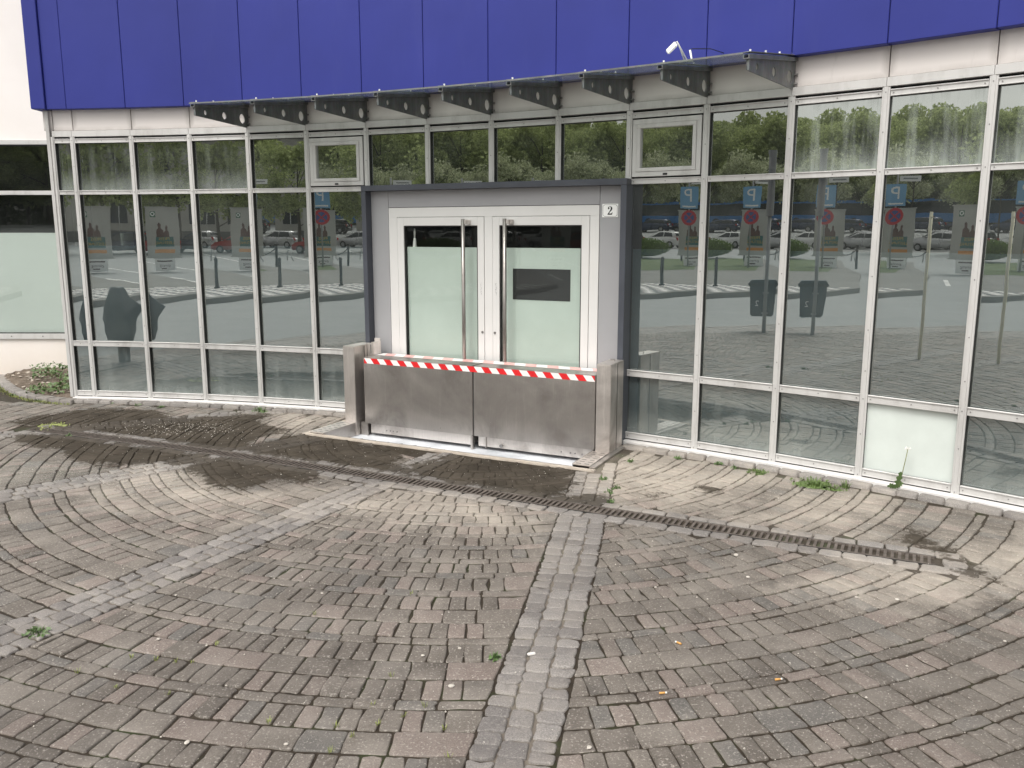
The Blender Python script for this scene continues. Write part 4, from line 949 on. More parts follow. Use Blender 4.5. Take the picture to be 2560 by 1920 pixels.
for k, (x, y, s_) in enumerate(((1473, 1870, .008), (396, 1599, .008), (1128, 1717, .011), (1149, 1622, .007), (1840, 1389, .012), (2243, 1500, .009), (1639, 1469, .006), (1870, 1444, .009), (2141, 1494, .007), (2512, 1604, .006), (805, 1484, .006), (440, 1489, .006), (1057, 1640, .007), (468, 1858, .009), (715, 1862, .007))):
    g = G(x, y, 0); mb = MB(); rings = []
    bm = bmesh.new(); bmesh.ops.create_icosphere(bm, subdivisions=2, radius=s_)
    for v_ in bm.verts: v_.co.z *= .5; v_.co.x *= random.uniform(1.1, 1.3); v_.co *= random.uniform(.93, 1.07)
    me = bpy.data.meshes.new('pebble'); bm.to_mesh(me); bm.free(); me.materials.append(MATS['pebble']); o = link('pebble', me); o.location = (g[0], g[1], s_ * .3 + .001); o.rotation_euler = (0, 0, random.random() * 6)
    tag(o, 'small pale pebble lying loose on the paving', 'pebble', 'pale pebbles on the paving')
mb = MB()
for _ in range(5200):
    x, y = random.uniform(-4.6, 4.2), random.uniform(2.0, 8.4)
    if blocked(np.array([x, y]), -.09): continue
    s_ = random.uniform(.0012, .0034) * (1 + .9 * (random.random() < .06)); z = .0035; a = random.random() * 6.28; u = Vector((math.cos(a), math.sin(a), 0)) * s_; v = Vector((-math.sin(a), math.cos(a), 0)) * s_ * .7; c = Vector((x, y, z))
    b = len(mb.v); mb.v += [tuple(c - u), tuple(c - v), tuple(c + u), tuple(c + v), tuple(c + Vector((0, 0, s_)))]; mb.f += [(b, b + 1, b + 4), (b + 1, b + 2, b + 4), (b + 2, b + 3, b + 4), (b + 3, b, b + 4)]
for _ in range(260):
    q = G(0 + random.gauss(1120, 190) / 2.458, 860 + random.gauss(520, 26) / 2.458); s_ = random.uniform(.003, .007); a = random.random() * 6.28; c = Vector((q[0], q[1], .003)); u = Vector((math.cos(a), math.sin(a), 0)) * s_; v = Vector((-math.sin(a), math.cos(a), 0)) * s_ * .7
    b = len(mb.v); mb.v += [tuple(c - u), tuple(c - v), tuple(c + u), tuple(c + v), tuple(c + Vector((0, 0, s_ * .6)))]; mb.f += [(b, b + 1, b + 4), (b + 1, b + 2, b + 4), (b + 2, b + 3, b + 4), (b + 3, b, b + 4)]
o = mb.build('grit', 'pebble'); tag(o, 'fine pale grit and petals strewn over the paving', 'grit', kind='stuff')

# ================================================================== the street behind the camera (seen in the glass)
def terr(P):       # height of the land
    P = np.atleast_2d(P); d = np.hypot(P[:, 0] - 0, P[:, 1] - 7); return np.interp(d, [0, 22, 60, 78, 88, 108, 400], [0, .0, .22, .42, 1.5, 2.7, 4.0])
def hz(x, y): return float(terr(np.array([[x, y]]))[0])
def sheet(name, poly_, z, mat, kind='structure'):
    mb = MB(); mb.poly([(x, y, z) for x, y in poly_]); o = mb.build(name, mat); return tag(o, kind=kind)
# far land sheet to the horizon
xs = np.r_[np.linspace(-600, -140, 12), np.linspace(-130, 40, 86), np.linspace(60, 600, 10)]; ys = np.r_[np.linspace(-600, -140, 12), np.linspace(-130, 40, 86), np.linspace(60, 600, 10)]
X, Y = np.meshgrid(xs, ys); P = np.stack([X.ravel(), Y.ravel()], 1); Z = terr(P) - .115; nx = len(xs); idx = np.arange(len(P)).reshape(len(ys), nx); F = np.stack([idx[:-1, :-1], idx[:-1, 1:], idx[1:, 1:], idx[1:, :-1]], -1).reshape(-1, 4)
me = bpy.data.meshes.new('road'); me.from_pydata(np.c_[P, Z].tolist(), [], F.tolist()); me.materials.append(MATS['asphalt']); o = link('road', me); tag(o, kind='structure')
# pavement continuing right and behind (plain setts), gutter along the near kerb
ks = Stones()
for row in range(7):
    y = -9.0
    while y < 9.6:
        d = random.uniform(.13, .2); x0_ = -6.55 + row * .125 + .06 * math.sin(y * .5); ks.add([(x0_, y), (x0_ + .12, y), (x0_ + .12, y + d), (x0_, y + d)], (random.uniform(.6, 1), random.random(), 0), h=-.004 if row else .0); y += d
o = ks.build('kerb', 'basalt_sett', joint=.003); tag(o, kind='structure')
mb = MB()
for a, b in (((-6.60, -9), (-6.56, 9.8)),): mb.box(-6.62, -5.6, -9, 9.8, -.3, -.014)
mb.box(-5.7, 20, -9, -3.36, -.3, -.004); mb.box(6.55, 20, -3.36, 4.0, -.3, -.0045); mb.build('pavement', 'island_slab'); tag(bpy.data.objects['pavement'], kind='structure')
isl = [(-13.3, 9), (-13.3, 0), (-13.5, -2.4), (-14.2, -4.6), (-15.4, -6.6), (-19.2, -9.2), (-24, -12.6), (-31, -16.5), (-42, -23.6), (-47, -25.5), (-40, -13), (-26, 9)]
mb = MB(); mb.prism(isl[::-1], -.14, .035); o = mb.build('traffic_island', 'island_slab'); tag(o, kind='structure')
grs = [(-25.5, -12.0), (-31, -15.9), (-40, -21.8), (-45, -24.4), (-39, -13.5), (-28, -5)]
sheet('grass', [(x, y) for x, y in grs], .040, 'grass_ground')
# chequered paving band on the island, real pale and dark slabs
dk = MB(); lt = MB(); edge = smooth_curve(np.array([(-13.45, 6), (-13.45, 0), (-13.65, -2.4), (-14.35, -4.6), (-15.6, -6.6), (-19.2, -9.4)]), 120)
de = np.r_[0, np.cumsum(np.linalg.norm(np.diff(edge, axis=0), axis=1))]; et = np.gradient(edge, axis=0); et /= np.linalg.norm(et, axis=1, keepdims=True); en = np.stack([et[:, 1], -et[:, 0]], 1)
def ep(s_, o_): return (np.interp(s_, de, edge[:, 0]) + o_ * np.interp(s_, de, en[:, 0]), np.interp(s_, de, edge[:, 1]) + o_ * np.interp(s_, de, en[:, 1]))
sgn = 1 if ep(5, 1)[0] < ep(5, 0)[0] else -1
for a in range(int(min(de[-1], 13.2) / .33)):
    for b in range(8):
        m = dk if (a + b) % 2 else lt; P = [ep(a * .33, sgn * (.15 + b * .33)), ep(a * .33 + .32, sgn * (.15 + b * .33)), ep(a * .33 + .32, sgn * (.47 + b * .33)), ep(a * .33, sgn * (.47 + b * .33))]
        m.poly([(*p, .039) for p in P])
tag(dk.build('chequered_paving_dark', 'asphalt_dark'), kind='structure'); tag(lt.build('chequered_paving_pale', 'white_sill'), kind='structure')
# lane lines
mb = MB()
for (a, b) in (((-19.0, -9.9), (-22.5, -12.2)), ((-27, -3), (-60, -26)), ((-24, -16), (-52, -35.5)), ((-40, -14), (-70, -33))):
    a = np.array(a); b = np.array(b); n = int(np.linalg.norm(b - a) / 3) + 1; d = (b - a) / np.linalg.norm(b - a); nn = np.array([-d[1], d[0]]) * .08
    for k in range(n):
        p = a + (b - a) * k / n; q = a + (b - a) * (k + .9) / n; mb.poly([(*(p - nn), hz(*p) - .107 + .15 * (k * 0)), (*(q - nn), hz(*q) - .107), (*(q + nn), hz(*q) - .107), (*(p + nn), hz(*p) - .107)])
tag(mb.build('road_marking', 'tape_white'), kind='structure')

def disc(mb, c, nrm, r0, r1, n=24):     # annulus facing nrm
    nrm = Vector(nrm).normalized(); a = nrm.cross(Vector((0, 0, 1))).normalized(); b = Vector((0, 0, 1)); c = Vector(c)
    for k in range(n):
        t0, t1 = 2 * math.pi * k / n, 2 * math.pi * (k + 1) / n; d0 = a * math.cos(t0) + b * math.sin(t0); d1 = a * math.cos(t1) + b * math.sin(t1)
        mb.poly([c + d0 * r1, c + d1 * r1, c + d1 * r0, c + d0 * r0] if r0 else [c + d0 * r1, c + d1 * r1, c])
def facing(x, y, tx=2.0, ty=6.0):      # frame with local +y... returns matrix: x right (seen from target), z up, y toward target
    d = Vector((tx - x, ty - y, 0)).normalized(); r_ = Vector((-d.y, d.x, 0)); return Matrix(((r_.x, d.x, 0, x), (r_.y, d.y, 0, y), (0, 0, 1, 0), (0, 0, 0, 1)))
def txt_on(parent, txt, size, M, x, y, z, mat, name='lettering', align='CENTER'):
    Mt = M @ Matrix.Translation((x, y, z)) @ Matrix(((1, 0, 0, 0), (0, 0, 1, 0), (0, 1, 0, 0), (0, 0, 0, 1)))
    return place_mesh(name, text_mesh(txt, size, .001, align), Mt, mat, parent)
# parking + no stopping sign
MS = facing(-28.3, -13.5)
sp = empty('parking_sign_post', 'post with blue P sign above a round no-stopping sign, mirrored in the right panes', 'sign')
mb = MB(); mb.tube([MS @ Vector((0, 0, -.05)), MS @ Vector((0, 0, 4.30))], .042, 12); mb.build('post', 'pole_grey', sp, smooth=True)
mb = MB(); mb.box(-.41, .41, .04, .046, 2.86, 3.84, MS); mb.build('parking_panel', 'sign_blue', sp, bevel=.002); txt_on(sp, 'P', .80, MS, 0.03, .049, 3.43, 'sign_white')
mb = MB(); mb.box(-.31, .31, .0465, .049, 2.93, 3.00, MS); mb.build('arrow_bar', 'sign_white', sp)
mb = MB(); disc(mb, MS @ Vector((0, .041, 2.42)), MS.col[1].xyz, 0, .31); mb.build('no_stopping_disc', 'sign_blue_dark', sp); mb = MB(); disc(mb, MS @ Vector((0, .044, 2.42)), MS.col[1].xyz, .25, .37)
for s_ in (1, -1): mb.poly([MS @ Vector(q) for q in ((-.20, .0445, 2.42 - .16 * s_), (-.16, .0445, 2.42 - .20 * s_), (.20, .0445, 2.42 + .16 * s_), (.16, .0445, 2.42 + .20 * s_))])
mb.build('red_ring_and_cross', 'sign_red', sp)
mb = MB(); mb.box(-.95, -.09, .04, .046, 3.95, 4.19, MS); mb.build('street_name_panel', 'sign_white', sp); mb = MB(); mb.box(-.83, -.25, .047, .048, 4.04, 4.10, MS); mb.build('faint_lettering', 'pole_grey', sp)
# poster case
def poster(MA, lab1, lab2):
    ad = empty('poster_case', lab1, 'poster case')
    mb = MB(); mb.box(-.68, .68, -.30, .0, .60, 2.78, MA); mb.box(-.75, .75, -.33, .05, .56, .62, MA); mb.box(-.72, .72, -.32, .03, 2.78, 2.83, MA); mb.build('case', 'poster_grey', ad, bevel=.01)
    mb = MB(); mb.box(-.58, .58, .0, .012, .72, 2.68, MA); mb.build('poster', 'poster_grey', ad)
    mb = MB(); mb.box(-.42, .30, .013, .016, 1.05, 1.52, MA); mb.build('teal_field', 'poster_teal', ad)
    txt_on(ad, 'PREIS', .20, MA, -.05, .018, 1.42, 'poster_yellow'); txt_on(ad, 'LEISTUNG', .17, MA, -.05, .018, 1.22, 'poster_yellow')
    mb = MB(); mb.box(-.45, .35, .0165, .019, .80, .95, MA); mb.build('orange_band', 'poster_orange', ad)
    mb = MB(); mb.box(.22, .44, .013, .016, 2.36, 2.60, MA); mb.build('emblem', 'poster_green', ad); mb = MB(); disc(mb, MA @ Vector((.33, .018, 2.49)), MA.col[1].xyz, .05, .09); mb.build('emblem_ring', 'sign_white', ad)
    for cx, hh, s_ in ((.12, 2.05, 1), (-.14, 1.95, .8)):       # blurred figures printed on the poster
        mb = MB(); mb.prism([(cx - .16 * s_, 1.52), (cx + .16 * s_, 1.52), (cx + .14 * s_, hh - .22), (cx + .05 * s_, hh - .12), (cx + .06 * s_, hh + .02), (cx, hh + .10), (cx - .06 * s_, hh + .02), (cx - .05 * s_, hh - .12), (cx - .14 * s_, hh - .22)], .013, .016, MA @ Matrix(((1, 0, 0, 0), (0, 0, 1, 0), (0, 1, 0, 0), (0, 0, 0, 1)))); mb.build('printed_figure', 'poster_brown', ad)
    mb = MB(); mb.box(-.20, .20, -.22, -.08, 0, .56, MA); mb.build('foot', 'pole_grey', ad)
    brd = empty('notice_board', lab2, 'sign'); mb = MB(); mb.box(-.45, .40, .06, .085, .02, .56, MA); mb.build('board', 'sign_white', brd, bevel=.004)
    txt_on(brd, 'günstig', .17, MA, -.02, .087, .27, 'poster_brown')
    mb = MB(); mb.box(-.33, .30, .0855, .087, .42, .48, MA); mb.box(-.10, .15, .0855, .087, .10, .15, MA); mb.build('text_lines', 'poster_brown', brd)
poster(facing(-29.9, -14.8, 2, 6), 'poster case with advertisement, mirrored behind the P sign in the right panes', 'low white notice board under the poster case of the right panes')
poster(facing(-25.6, -15.3, -3.5, 8.5), 'poster case with advertisement, mirrored in the panes left of the door', 'low white notice board under the poster case of the left panes')
# bin on a light pole by the near kerb
MBn = facing(-5.40, 1.22, 2.1, 6.0)
lp = empty('kerb_post', 'tall grey post with thicker dark top by the near kerb, mirrored right of the door', 'post')
mb = MB(); mb.tube([MBn @ Vector((0, 0, -.01)), MBn @ Vector((0, 0, 2.0))], .032, 16); mb.build('tube', 'pole_grey', lp, smooth=True)
mb = MB(); mb.tube([MBn @ Vector((0, 0, 1.98)), MBn @ Vector((0, 0, 3.0))], .062, 16); mb.tube([MBn @ Vector((0, 0, 3.0)), MBn @ Vector((0, 0, 3.06))], .072, 16); mb.build('sleeve', 'pole_grey', lp, smooth=False)
bn = empty('litter_bin', 'dark litter bin numbered 2 hanging on the tall grey kerb post', 'litter bin')
prof = [(-.17, .28), (.20, .27), (.235, .90), (-.21, .91)]
mb = MB(); mb.prism(prof, -.16, .16, MBn @ Matrix(((1, 0, 0, .03), (0, 0, 1, -.20), (0, 1, 0, 0), (0, 0, 0, 1)))); mb.build('body', 'bin_dark', bn, bevel=.02)
mb = MB(); mb.box(-.20, .29, -.38, -.03, .80, .86, MBn); mb.build('rim', 'black_paint', bn, bevel=.01); mb = MB(); mb.box(-.05, .05, -.045, .04, .68, .70, MBn); mb.box(-.05, .05, -.045, .04, .33, .35, MBn); mb.build('clamp', 'pole_grey', bn)
txt_on(bn, '2', .14, MBn, .13, -.036, .50, 'sign_white')
# sheet-covered bin at the far left
MG = facing(-5.92, 6.38, -3.9, 8.56)
gb = empty('covered_bin', 'post-mounted bin under a black plastic sack, mirrored in the second pane from the left', 'litter bin')
mb = MB(); rings = [(.28, .15, .12), (.42, .18, .14), (.58, .20, .15), (.72, .185, .14), (.86, .14, .11), (.97, .09, .08), (1.0, .07, .06)]
vv = []; n = 28
for z, a, b in rings:
    bs_ = len(mb.v)
    for k in range(n):
        t = 2 * math.pi * k / n; wob = 1 + .10 * math.sin(5 * t + z * 7) + .06 * math.sin(9 * t - z * 11); ex = .10 if (z > .6 and z < .8 and abs(t - math.pi) < .35) else 0
        mb.v.append(tuple(MG @ Vector(((a * wob + ex) * math.cos(t), b * wob * math.sin(t), z))))
    vv.append(bs_)
for b0, b1 in zip(vv, vv[1:]): mb.f += [(b0 + k, b0 + (k + 1) % n, b1 + (k + 1) % n, b1 + k) for k in range(n)]
mb.f.append(tuple(vv[0] + k for k in range(n))); mb.f.append(tuple(vv[-1] + k for k in range(n))); mb.build('sack', 'bin_dark', gb, smooth=True)
mb = MB(); mb.tube([MG @ Vector((-.02, 0, -.01)), MG @ Vector((-.02, 0, .45))], .075, 16); mb.build('stand', 'pole_grey', gb, smooth=True)
# cream post
cp = empty('cream_post', 'slim cream-painted post mirrored in the rightmost pane', 'post')
mb = MB(); mb.tube([(-2.85, 1.80, -.01), (-2.85, 1.80, 1.97)], .021, 14); mb.build('tube', 'cream_paint', cp, smooth=True); mb = MB(); mb.tube([(-2.85, 1.80, 1.90), (-2.79, 1.82, 1.90)], .012, 8); mb.tube([(-2.85, 1.80, 1.90), (-2.90, 1.78, 1.90)], .010, 8); mb.build('hook', 'cream_paint', cp)
# bollards
def bollard(x, y, label, h=.92):
    t = empty('bollard', label, 'bollard', None, (x, y, .03)); mb = MB(); mb.tube([(0, 0, 0), (0, 0, .05), (0, 0, .06), (0, 0, h * .9), (0, 0, h * .93), (0, 0, h)], [.09, .09, .055, .050, .065, .03], 14); mb.build('column', 'black_paint', t, smooth=False); return t
bollard(-16.4, -4.5, 'dark bollard on the chequered paving, mirrored in the left panes')
bollard(-17.6, -1.9, 'dark bollard on the island, nearer to the building than the other single bollard')
pr0 = None
chain_pts = [(-29.6, -16.2), (-31.0, -15.9), (-32.4, -16.9), (-34.4, -17.6), (-36.5, -18.6)]
for k, (x, y) in enumerate(chain_pts):
    t = empty('chain_post', 'short dark post of the chain fence on the traffic island', 'post', 'chain fence posts', (x, y, hz(x, y))); mb = MB(); mb.tube([(0, 0, -.2), (0, 0, .95)], .06, 10); mb.tube([(0, 0, .95), (0, 0, 1.02)], .075, 10); mb.build('column', 'black_paint', t)
    if k:
        a = Vector((*chain_pts[k - 1], hz(*chain_pts[k - 1]) + .85)); b = Vector((x, y, hz(x, y) + .85)); mb = MB(); mb.tube([a.lerp(b, s_) - Vector((0, 0, .35 * (1 - (2 * s_ - 1) ** 2))) for s_ in [j_ / 8 for j_ in range(9)]], .022, 6); o = mb.build('chain', 'black_paint'); tag(o, 'sagging dark chain between two short posts', 'chain', 'chains of the fence')
for k, (x, y) in enumerate(((-33.5, -20.5), (-34.6, -19.3))):
    t = empty('bicycle_stand', 'curved steel bicycle stand on the island', 'bicycle stand', 'bicycle stands on the island', (x, y, hz(x, y))); mb = MB(); mb.tube([(0, 0, 0), (.05, .02, .4), (.25, .1, .62), (.55, .2, .55), (.7, .3, .2), (.9, .35, .0)], .03, 8); mb.build('hoop', 'pole_grey', t, smooth=True)

# ------------------------------------------------------------------ cars
def car(name, label, x, y, yaw, paintm, kind='hatch', group=None, z=None):
    t = empty(name, label, 'car', group, (x, y, hz(x, y) - .115 if z is None else z)); t.rotation_euler = (0, 0, yaw)
    Ln, Wd, H = (4.25, 1.76, 1.55) if kind == 'hatch' else ((4.6, 1.78, 1.48) if kind == 'estate' else (3.7, 1.66, 1.50))
    h2 = Ln / 2
    # side profile (x forward)
    body = [(-h2, .45), (-h2 + .02, .78), (-h2 + .10, .98), (h2 * .38, .99), (h2 - .35, .86), (h2 - .06, .70), (h2, .48), (h2 - .06, .24), (-h2 + .06, .26)]
    rear = -h2 + (.14 if kind != 'mini' else .08)
    roof = [(rear, .96), (rear + .22, H - .10), (rear + .45, H), (h2 * .02, H), (h2 * .12, H - .03), (h2 * .52, .97)]
    def loft(prof, y0, y1, inset_top, zb, zt_):
        mb = MB(); n = len(prof); secs = []
        for s_ in (-1, 1):
            secs.append([(px, s_ * (y0 if 1 else 0) * (1 - inset_top * max(0, (pz - zb) / (zt_ - zb))), pz) for px, pz in prof])
        b = len(mb.v); mb.v += secs[0] + secs[1]; mb.f.append(tuple(range(n))[::-1]); mb.f.append(tuple(range(n, 2 * n)))
        mb.f += [(k, (k + 1) % n, n + (k + 1) % n, n + k) for k in range(n)]; return mb
    loft(body, Wd / 2, Wd / 2, .0, .2, 1).build('body', paintm, t, bevel=.05, seg=3, smooth=True)
    loft(roof, Wd / 2 - .05, 0, .22, .96, H).build('cabin', paintm, t, bevel=.05, seg=3, smooth=True)
    hw = Wd / 2 - .05
    def side_y(z): return hw * (1 - .22 * (z - .96) / (H - .96)) + .012
    gl = MB()
    for s_ in (-1, 1):
        for seg in ([(rear + .32, 1.02), (rear + .47, H - .12), (-.45, H - .10), (-.45, 1.02)], [(-.38, 1.02), (-.38, H - .10), (h2 * .02, H - .10), (h2 * .42, 1.02)]):
            gl.poly([(px, s_ * side_y(pz), pz) for px, pz in seg])
    gl.build('side_window', 'car_glass', t)
    gl = MB(); gl.poly([(rear + .045, -hw * .82, 1.04), (rear + .045, hw * .82, 1.04), (rear + .19, hw * .70, H - .13), (rear + .19, -hw * .70, H - .13)]); gl.build('rear_window', 'car_glass', t)
    gl = MB(); gl.poly([(h2 * .50 + .02, -hw * .85, 1.0), (h2 * .50 + .02, hw * .85, 1.0), (h2 * .14 + .02, hw * .72, H - .06), (h2 * .14 + .02, -hw * .72, H - .06)]); gl.build('windscreen', 'car_glass', t)
    for wx in (-h2 * .62, h2 * .64):
        for s_ in (-1, 1):
            wh = bpy.data.objects.new('wheel', None); COL.objects.link(wh); wh.parent = t; wh.location = (wx, s_ * (Wd / 2 - .09), .31)
            mb = MB(); mb.tube([(0, -.11, 0), (0, .11, 0)], .31, 20); mb.build('tyre', 'tyre', wh); mb = MB(); mb.tube([(0, -.115, 0), (0, .115, 0)], .19, 16); mb.build('rim', 'rim', wh)
    for s_ in (-1, 1):
        mb = MB(); mb.box(-h2 - .012, -h2 + .16, s_ * (hw - .02), s_ * (hw - .24), .72, .98); mb.build('tail_light', 'red_lens', t, bevel=.02)
        mb = MB(); mb.box(h2 - .34, h2 - .06, s_ * (hw + .02), s_ * (hw - .30), .66, .80); mb.build('headlight', 'clear_lens', t, bevel=.02)
        mb = MB(); mb.box(h2 * .38, h2 * .38 + .14, s_ * (hw + .03), s_ * (hw + .20), .98, 1.10); mb.build('mirror', paintm, t, bevel=.03)
    mb = MB(); mb.box(-h2 - .015, -h2 + .02, -.26, .26, .60, .71); mb.build('number_plate', 'number_plate_white', t)
    mb = MB(); mb.box(-h2 - .05, -h2 + .15, -hw + .04, hw - .04, .34, .50); mb.build('bumper', paintm, t, bevel=.04); return t
car('parked_car', 'silver people carrier parked across the road, mirrored in the panes just left of the door', -57.8, -42.0, R(166), 'silver_paint')
car('parked_car', 'silver estate car parked across the road, mirrored in the right panes', -58.3, -36.6, R(151), 'silver_paint', 'estate')
car('parked_car', 'small white hatchback parked across the road, mirrored just right of the door', -62.0, -33.6, R(156), 'white_paint', 'mini')
car('parked_car', 'silver hatchback mirrored in the dark top of the left door glass', -62, -38.9, R(158), 'silver_paint', 'hatch')
car('parked_car', 'black car with red tail light, mirrored in the dark top of the right door glass', -65.5, -31.0, R(150), 'black_paint', 'hatch')
car('parked_car', 'dark red car mirrored beside the poster case in the left panes', -45.0, -34.6, R(160), 'red_paint', 'hatch')
car('parked_car', 'dark blue car mirrored in the second pane from the left', -44.0, -38.6, R(150), 'navy_paint', 'hatch')
for k, (x, y, yw) in enumerate(((-76.5, -46.6, 150), (-73.6, -50.2, 152), (-79.2, -43.0, 148))):
    car('parked_car', 'dark blue car in the raised row at the back of the car park', x, y, R(yw), 'navy_paint', 'estate', 'dark blue cars in the raised back row')
car('parked_car', 'black van-like car in the back row beside the blue bus, mirrored left of the door', -71.5, -50.0, R(150), 'black_paint', 'hatch')
# ------------------------------------------------------------------ buses
def bus(x, y, yaw, label):
    t = empty('city_bus', label, 'bus', None, (x, y, hz(x, y) - .1)); t.rotation_euler = (0, 0, yaw); Ln, Wd, H = 12.0, 2.5, 3.0; h2 = Ln / 2
    mb = MB(); mb.box(-h2, h2, -Wd / 2, Wd / 2, .30, 1.28); mb.build('lower_body', 'bus_blue', t, bevel=.08, seg=2)
    mb = MB(); mb.box(-h2 + .02, h2 - .02, -Wd / 2 + .02, Wd / 2 - .02, 1.285, 2.70); mb.build('window_band', 'car_glass', t, bevel=.05)
    mb = MB(); mb.box(-h2, h2, -Wd / 2, Wd / 2, 2.705, 2.86); mb.box(-3.5, 2.5, -.9, .9, 2.86, 3.05); mb.build('roof', 'bus_blue', t, bevel=.04)
    for px in (-4.2, -1.6, 1.0, 3.6):
        for s_ in (-1, 1): mb = MB(); mb.box(px - .04, px + .04, s_ * (Wd / 2 - .01), s_ * (Wd / 2 + .006), 1.30, 2.69); mb.build('window_pillar', 'black_paint', t)
    for wx in (-3.4, 3.3):
        for s_ in (-1, 1):
            wh = bpy.data.objects.new('wheel', None); COL.objects.link(wh); wh.parent = t; wh.location = (wx, s_ * (Wd / 2 - .13), .48)
            mb = MB(); mb.tube([(0, -.16, 0), (0, .16, 0)], .48, 20); mb.build('tyre', 'tyre', wh); mb = MB(); mb.tube([(0, -.165, 0), (0, .165, 0)], .26, 16); mb.build('rim', 'rim', wh)
    for s_ in (-1, 1): mb = MB(); mb.box(h2 - .04, h2 + .02, s_ * .75, s_ * 1.1, .6, .8); mb.build('headlight', 'clear_lens', t, bevel=.02)
    return t
bus(-83.5, -63.5, R(133), 'blue city bus with dark windows, mirrored in the panes left of the door')
bus(-89.5, -52.6, R(125), 'blue city bus half hidden behind parked cars, mirrored right of the door')
# ------------------------------------------------------------------ building with arched windows
ab = empty('arched_window_building', 'grey plastered building with arched ground-floor windows, mirrored in the leftmost panes', 'building')
MV = facing(-58.5, -51.5, -4, 8.5) ; zb = hz(-58.5, -51.5) - .4
mb = MB(); mb.box(-7, 7, -8, 0, zb, zb + 10.5, MV); mb.build('wall', 'plaster_building', ab)
mb = MB(); mb.box(-7.1, 7.1, 0.0, .12, zb, zb + 1.3, MV); mb.build('plinth', 'asphalt_dark', ab)
mb = MB(); mb.box(-7.3, 7.3, -8.2, .3, zb + 10.5, zb + 10.9, MV); mb.build('roof', 'asphalt_dark', ab)
for k in range(5):
    cx = -5.4 + k * 2.7; P = [(cx - .75, 2.0), (cx + .75, 2.0), (cx + .75, 4.2)] + [(cx + .75 * math.cos(a), 4.2 + .75 * math.sin(a)) for a in [R(20), R(50), R(90), R(130), R(160)]] + [(cx - .75, 4.2)]
    mb = MB(); mb.prism(P, .02, .06, MV @ Matrix(((1, 0, 0, 0), (0, 0, 1, 0), (0, 1, 0, zb), (0, 0, 0, 1)))); f = mb.build('window', 'car_glass', ab)
    mb = MB(); mb.box(cx - .03, cx + .03, .061, .10, zb + 2.0, zb + 4.9, MV); mb.box(cx - .75, cx + .75, .061, .10, zb + 4.15, zb + 4.22, MV); mb.build('frame', 'sign_white', f)
    mb = MB(); mb.box(cx - .6, cx + .6, .005, .05, zb + 6.6, zb + 8.6, MV); f = mb.build('window', 'car_glass', ab)
    mb = MB(); mb.box(cx - .03, cx + .03, .051, .09, zb + 6.6, zb + 8.6, MV); mb.build('frame', 'sign_white', f)
# ------------------------------------------------------------------ trees
def tree_proto(name, H, crown_r, n, ls, leafm, trunk=.22, lowb=.28):
    root = bpy.data.objects.new(name, None); COL.objects.link(root)
    mb = MB(); mb.tube([(0, 0, -.4), (.05, 0, H * .2), (.1, .05, H * .45), (0, .1, H * .8)], [trunk, trunk * .8, trunk * .55, trunk * .15], 10); cl = []
    for k in range(22):
        a = random.random() * 6.28; zz = H * random.uniform(lowb, .93); rr = crown_r * math.sin(min(1, max(.12, (zz / H - lowb * .6) / (1.05 - lowb * .6))) * math.pi) ** .6 * random.uniform(.45, 1.0); c = Vector((math.cos(a) * rr, math.sin(a) * rr, zz)); cl.append((c, crown_r * random.uniform(.22, .45)))
        if k < 11: s_ = Vector((0, 0, zz * .72)); mb.tube([s_, s_.lerp(c, .5) + Vector((0, 0, .2)), c], [trunk * .35, trunk * .2, .03], 6)
    mb.build('trunk', 'bark', root)
    pts = []; 
    per = n // len(cl)
    for c, r_ in cl:
        q = rng.normal(0, 1, (per, 3)); q /= np.linalg.norm(q, axis=1, keepdims=True); q *= (rng.random((per, 1)) ** .45) * r_ * np.array([1.15, 1.15, .8]); pts.append(q + np.array(c))
    P = np.concatenate(pts); m = len(P); u = rng.normal(0, 1, (m, 3)); u /= np.linalg.norm(u, axis=1, keepdims=True); v = np.cross(u, rng.normal(0, 1, (m, 3))); v /= np.linalg.norm(v, axis=1, keepdims=True); s_ = ls * rng.uniform(.6, 1.4, (m, 1))
    Vv = np.stack([P - u * s_, P - v * s_ * .6, P + u * s_, P + v * s_ * .6], 1).reshape(-1, 3); me = bpy.data.meshes.new('crown')
    me.from_pydata(Vv.tolist(), [], np.arange(4 * m).reshape(-1, 4).tolist()); me.materials.append(MATS[leafm]); link('crown', me, root); return root
tp = [tree_proto('broadleaf_tree', 12.5, 5.0, 7000, .22, 'tree_leaf'), tree_proto('broadleaf_tree', 11.0, 4.6, 6200, .21, 'tree_leaf', .26, .22)]
bp_ = tree_proto('blossoming_tree', 7.6, 3.0, 4200, .13, 'blossom_leaf', .10, .50)
used = set()
def put(proto, key, x, y, s_, label, cat, group):
    if key in used: t = copy_tree(proto)
    else: t = proto; used.add(key)
    t.location = (x, y, hz(x, y) - .1); t.rotation_euler = (0, 0, random.random() * 6.28); t.scale = (s_, s_, s_ * random.uniform(.95, 1.08)); tag(t, label, cat, group)
az0 = -121
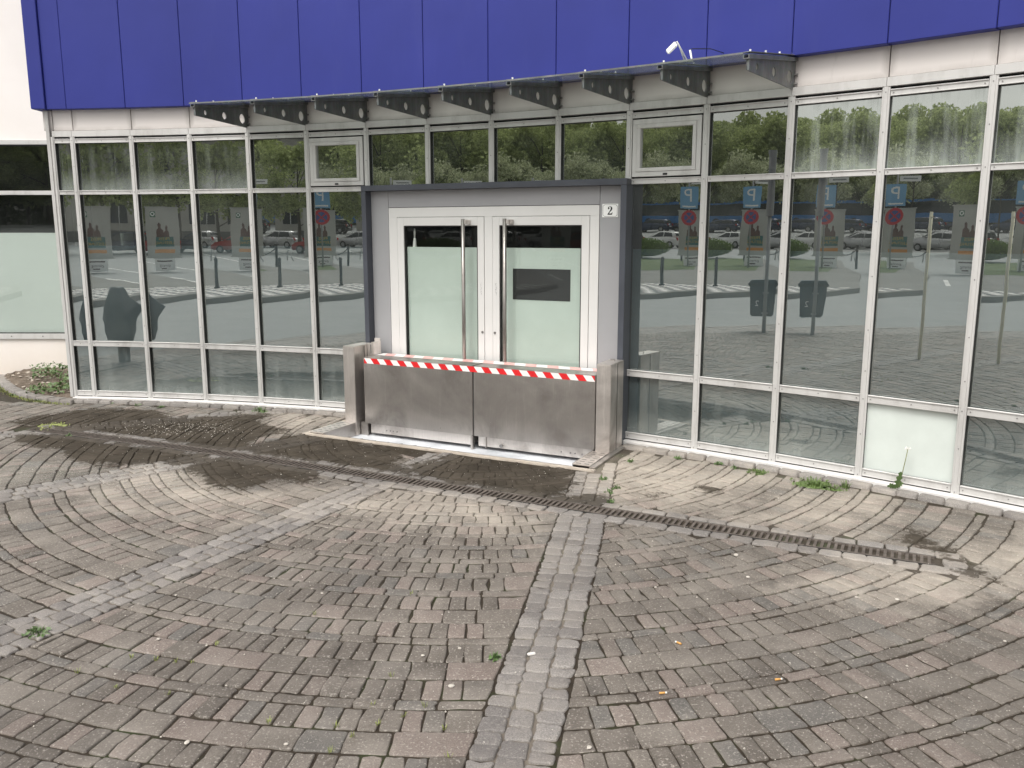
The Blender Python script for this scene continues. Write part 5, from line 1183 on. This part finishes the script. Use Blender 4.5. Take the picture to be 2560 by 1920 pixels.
for row, (D, sc) in enumerate(((112, 1.10), (119, 1.20), (128, 1.29))):
    k = 0; a = -118 - row * 1.3
    while a > -162:
        dd = D + random.uniform(-3, 3)
        if not (row == 0 and -137.5 < a < -127): put(tp[(k + row) % 2], (k + row) % 2, math.cos(R(a)) * dd, 7 + math.sin(R(a)) * dd, sc * random.uniform(.88, 1.05) * (1.12 if a > -141 else 1.0), 'tall green tree in the wooded strip beyond the car park, mirrored in the glass', 'tree', 'trees beyond the car park')
        a -= 3.1 + random.uniform(-.3, .3); k += 1
for (a, D, s_) in ((-142.0, 84, 1.0), (-145.5, 86, 1.1), (-148.5, 85, .95), (-151.5, 84, 1.1)):
    put(bp_, 'b', math.cos(R(a)) * D, 7 + math.sin(R(a)) * D, s_, 'small pale-flowering tree in front of the tall trees', 'tree', 'pale flowering trees')
for (x, y, s_) in ((-45.0, -37.9, .80), (-47.6, -34.9, .72)):
    put(tp[0], 0, x, y, s_, 'street tree with slim trunk between the parked cars, mirrored in the leftmost panes', 'tree', 'street trees in the leftmost panes')
# dark hedge bank behind the buses
mb = MB()
for _ in range(26000):
    a = R(random.uniform(-165, -115)); D = random.uniform(124, 127); z = random.random() ** .8 * 4.2 + .0; x, y = math.cos(a) * D, 7 + math.sin(a) * D; c = Vector((x, y, hz(x, y) + z)); u = Vector((random.gauss(0, 1), random.gauss(0, 1), random.gauss(0, 1))).normalized(); v = u.orthogonal().normalized(); s_ = random.uniform(.18, .42); mb.poly([c - u * s_, c - v * s_ * .6, c + u * s_, c + v * s_ * .6])
o = mb.build('hedge', 'hedge_leaf'); tag(o, 'long dark hedge below the tall trees', 'hedge', kind='stuff')
# low bush on the island next to the white hatchback's reflection
sb = empty('bush', 'rounded green bush on the far side of the island, mirrored just right of the door', 'bush', None, (-42, -19.2, hz(-42, -19.2))); mb = MB()
for _ in range(4200):
    u = Vector((random.gauss(0, 1), random.gauss(0, 1), random.gauss(0, 1))).normalized(); c = Vector((u.x * 1.9, u.y * 1.9, .6 + u.z * .62)) * random.uniform(.75, 1.0); v = u.orthogonal().normalized(); w_ = u.cross(v); s_ = random.uniform(.05, .11); mb.poly([c - v * s_, c - w_ * s_ * .6, c + v * s_, c + w_ * s_ * .6])
mb.build('foliage', 'hedge_leaf', sb); mb = MB(); mb.tube([(0, 0, -.2), (.05, 0, .7)], .06, 8); mb.build('stem', 'bark', sb)
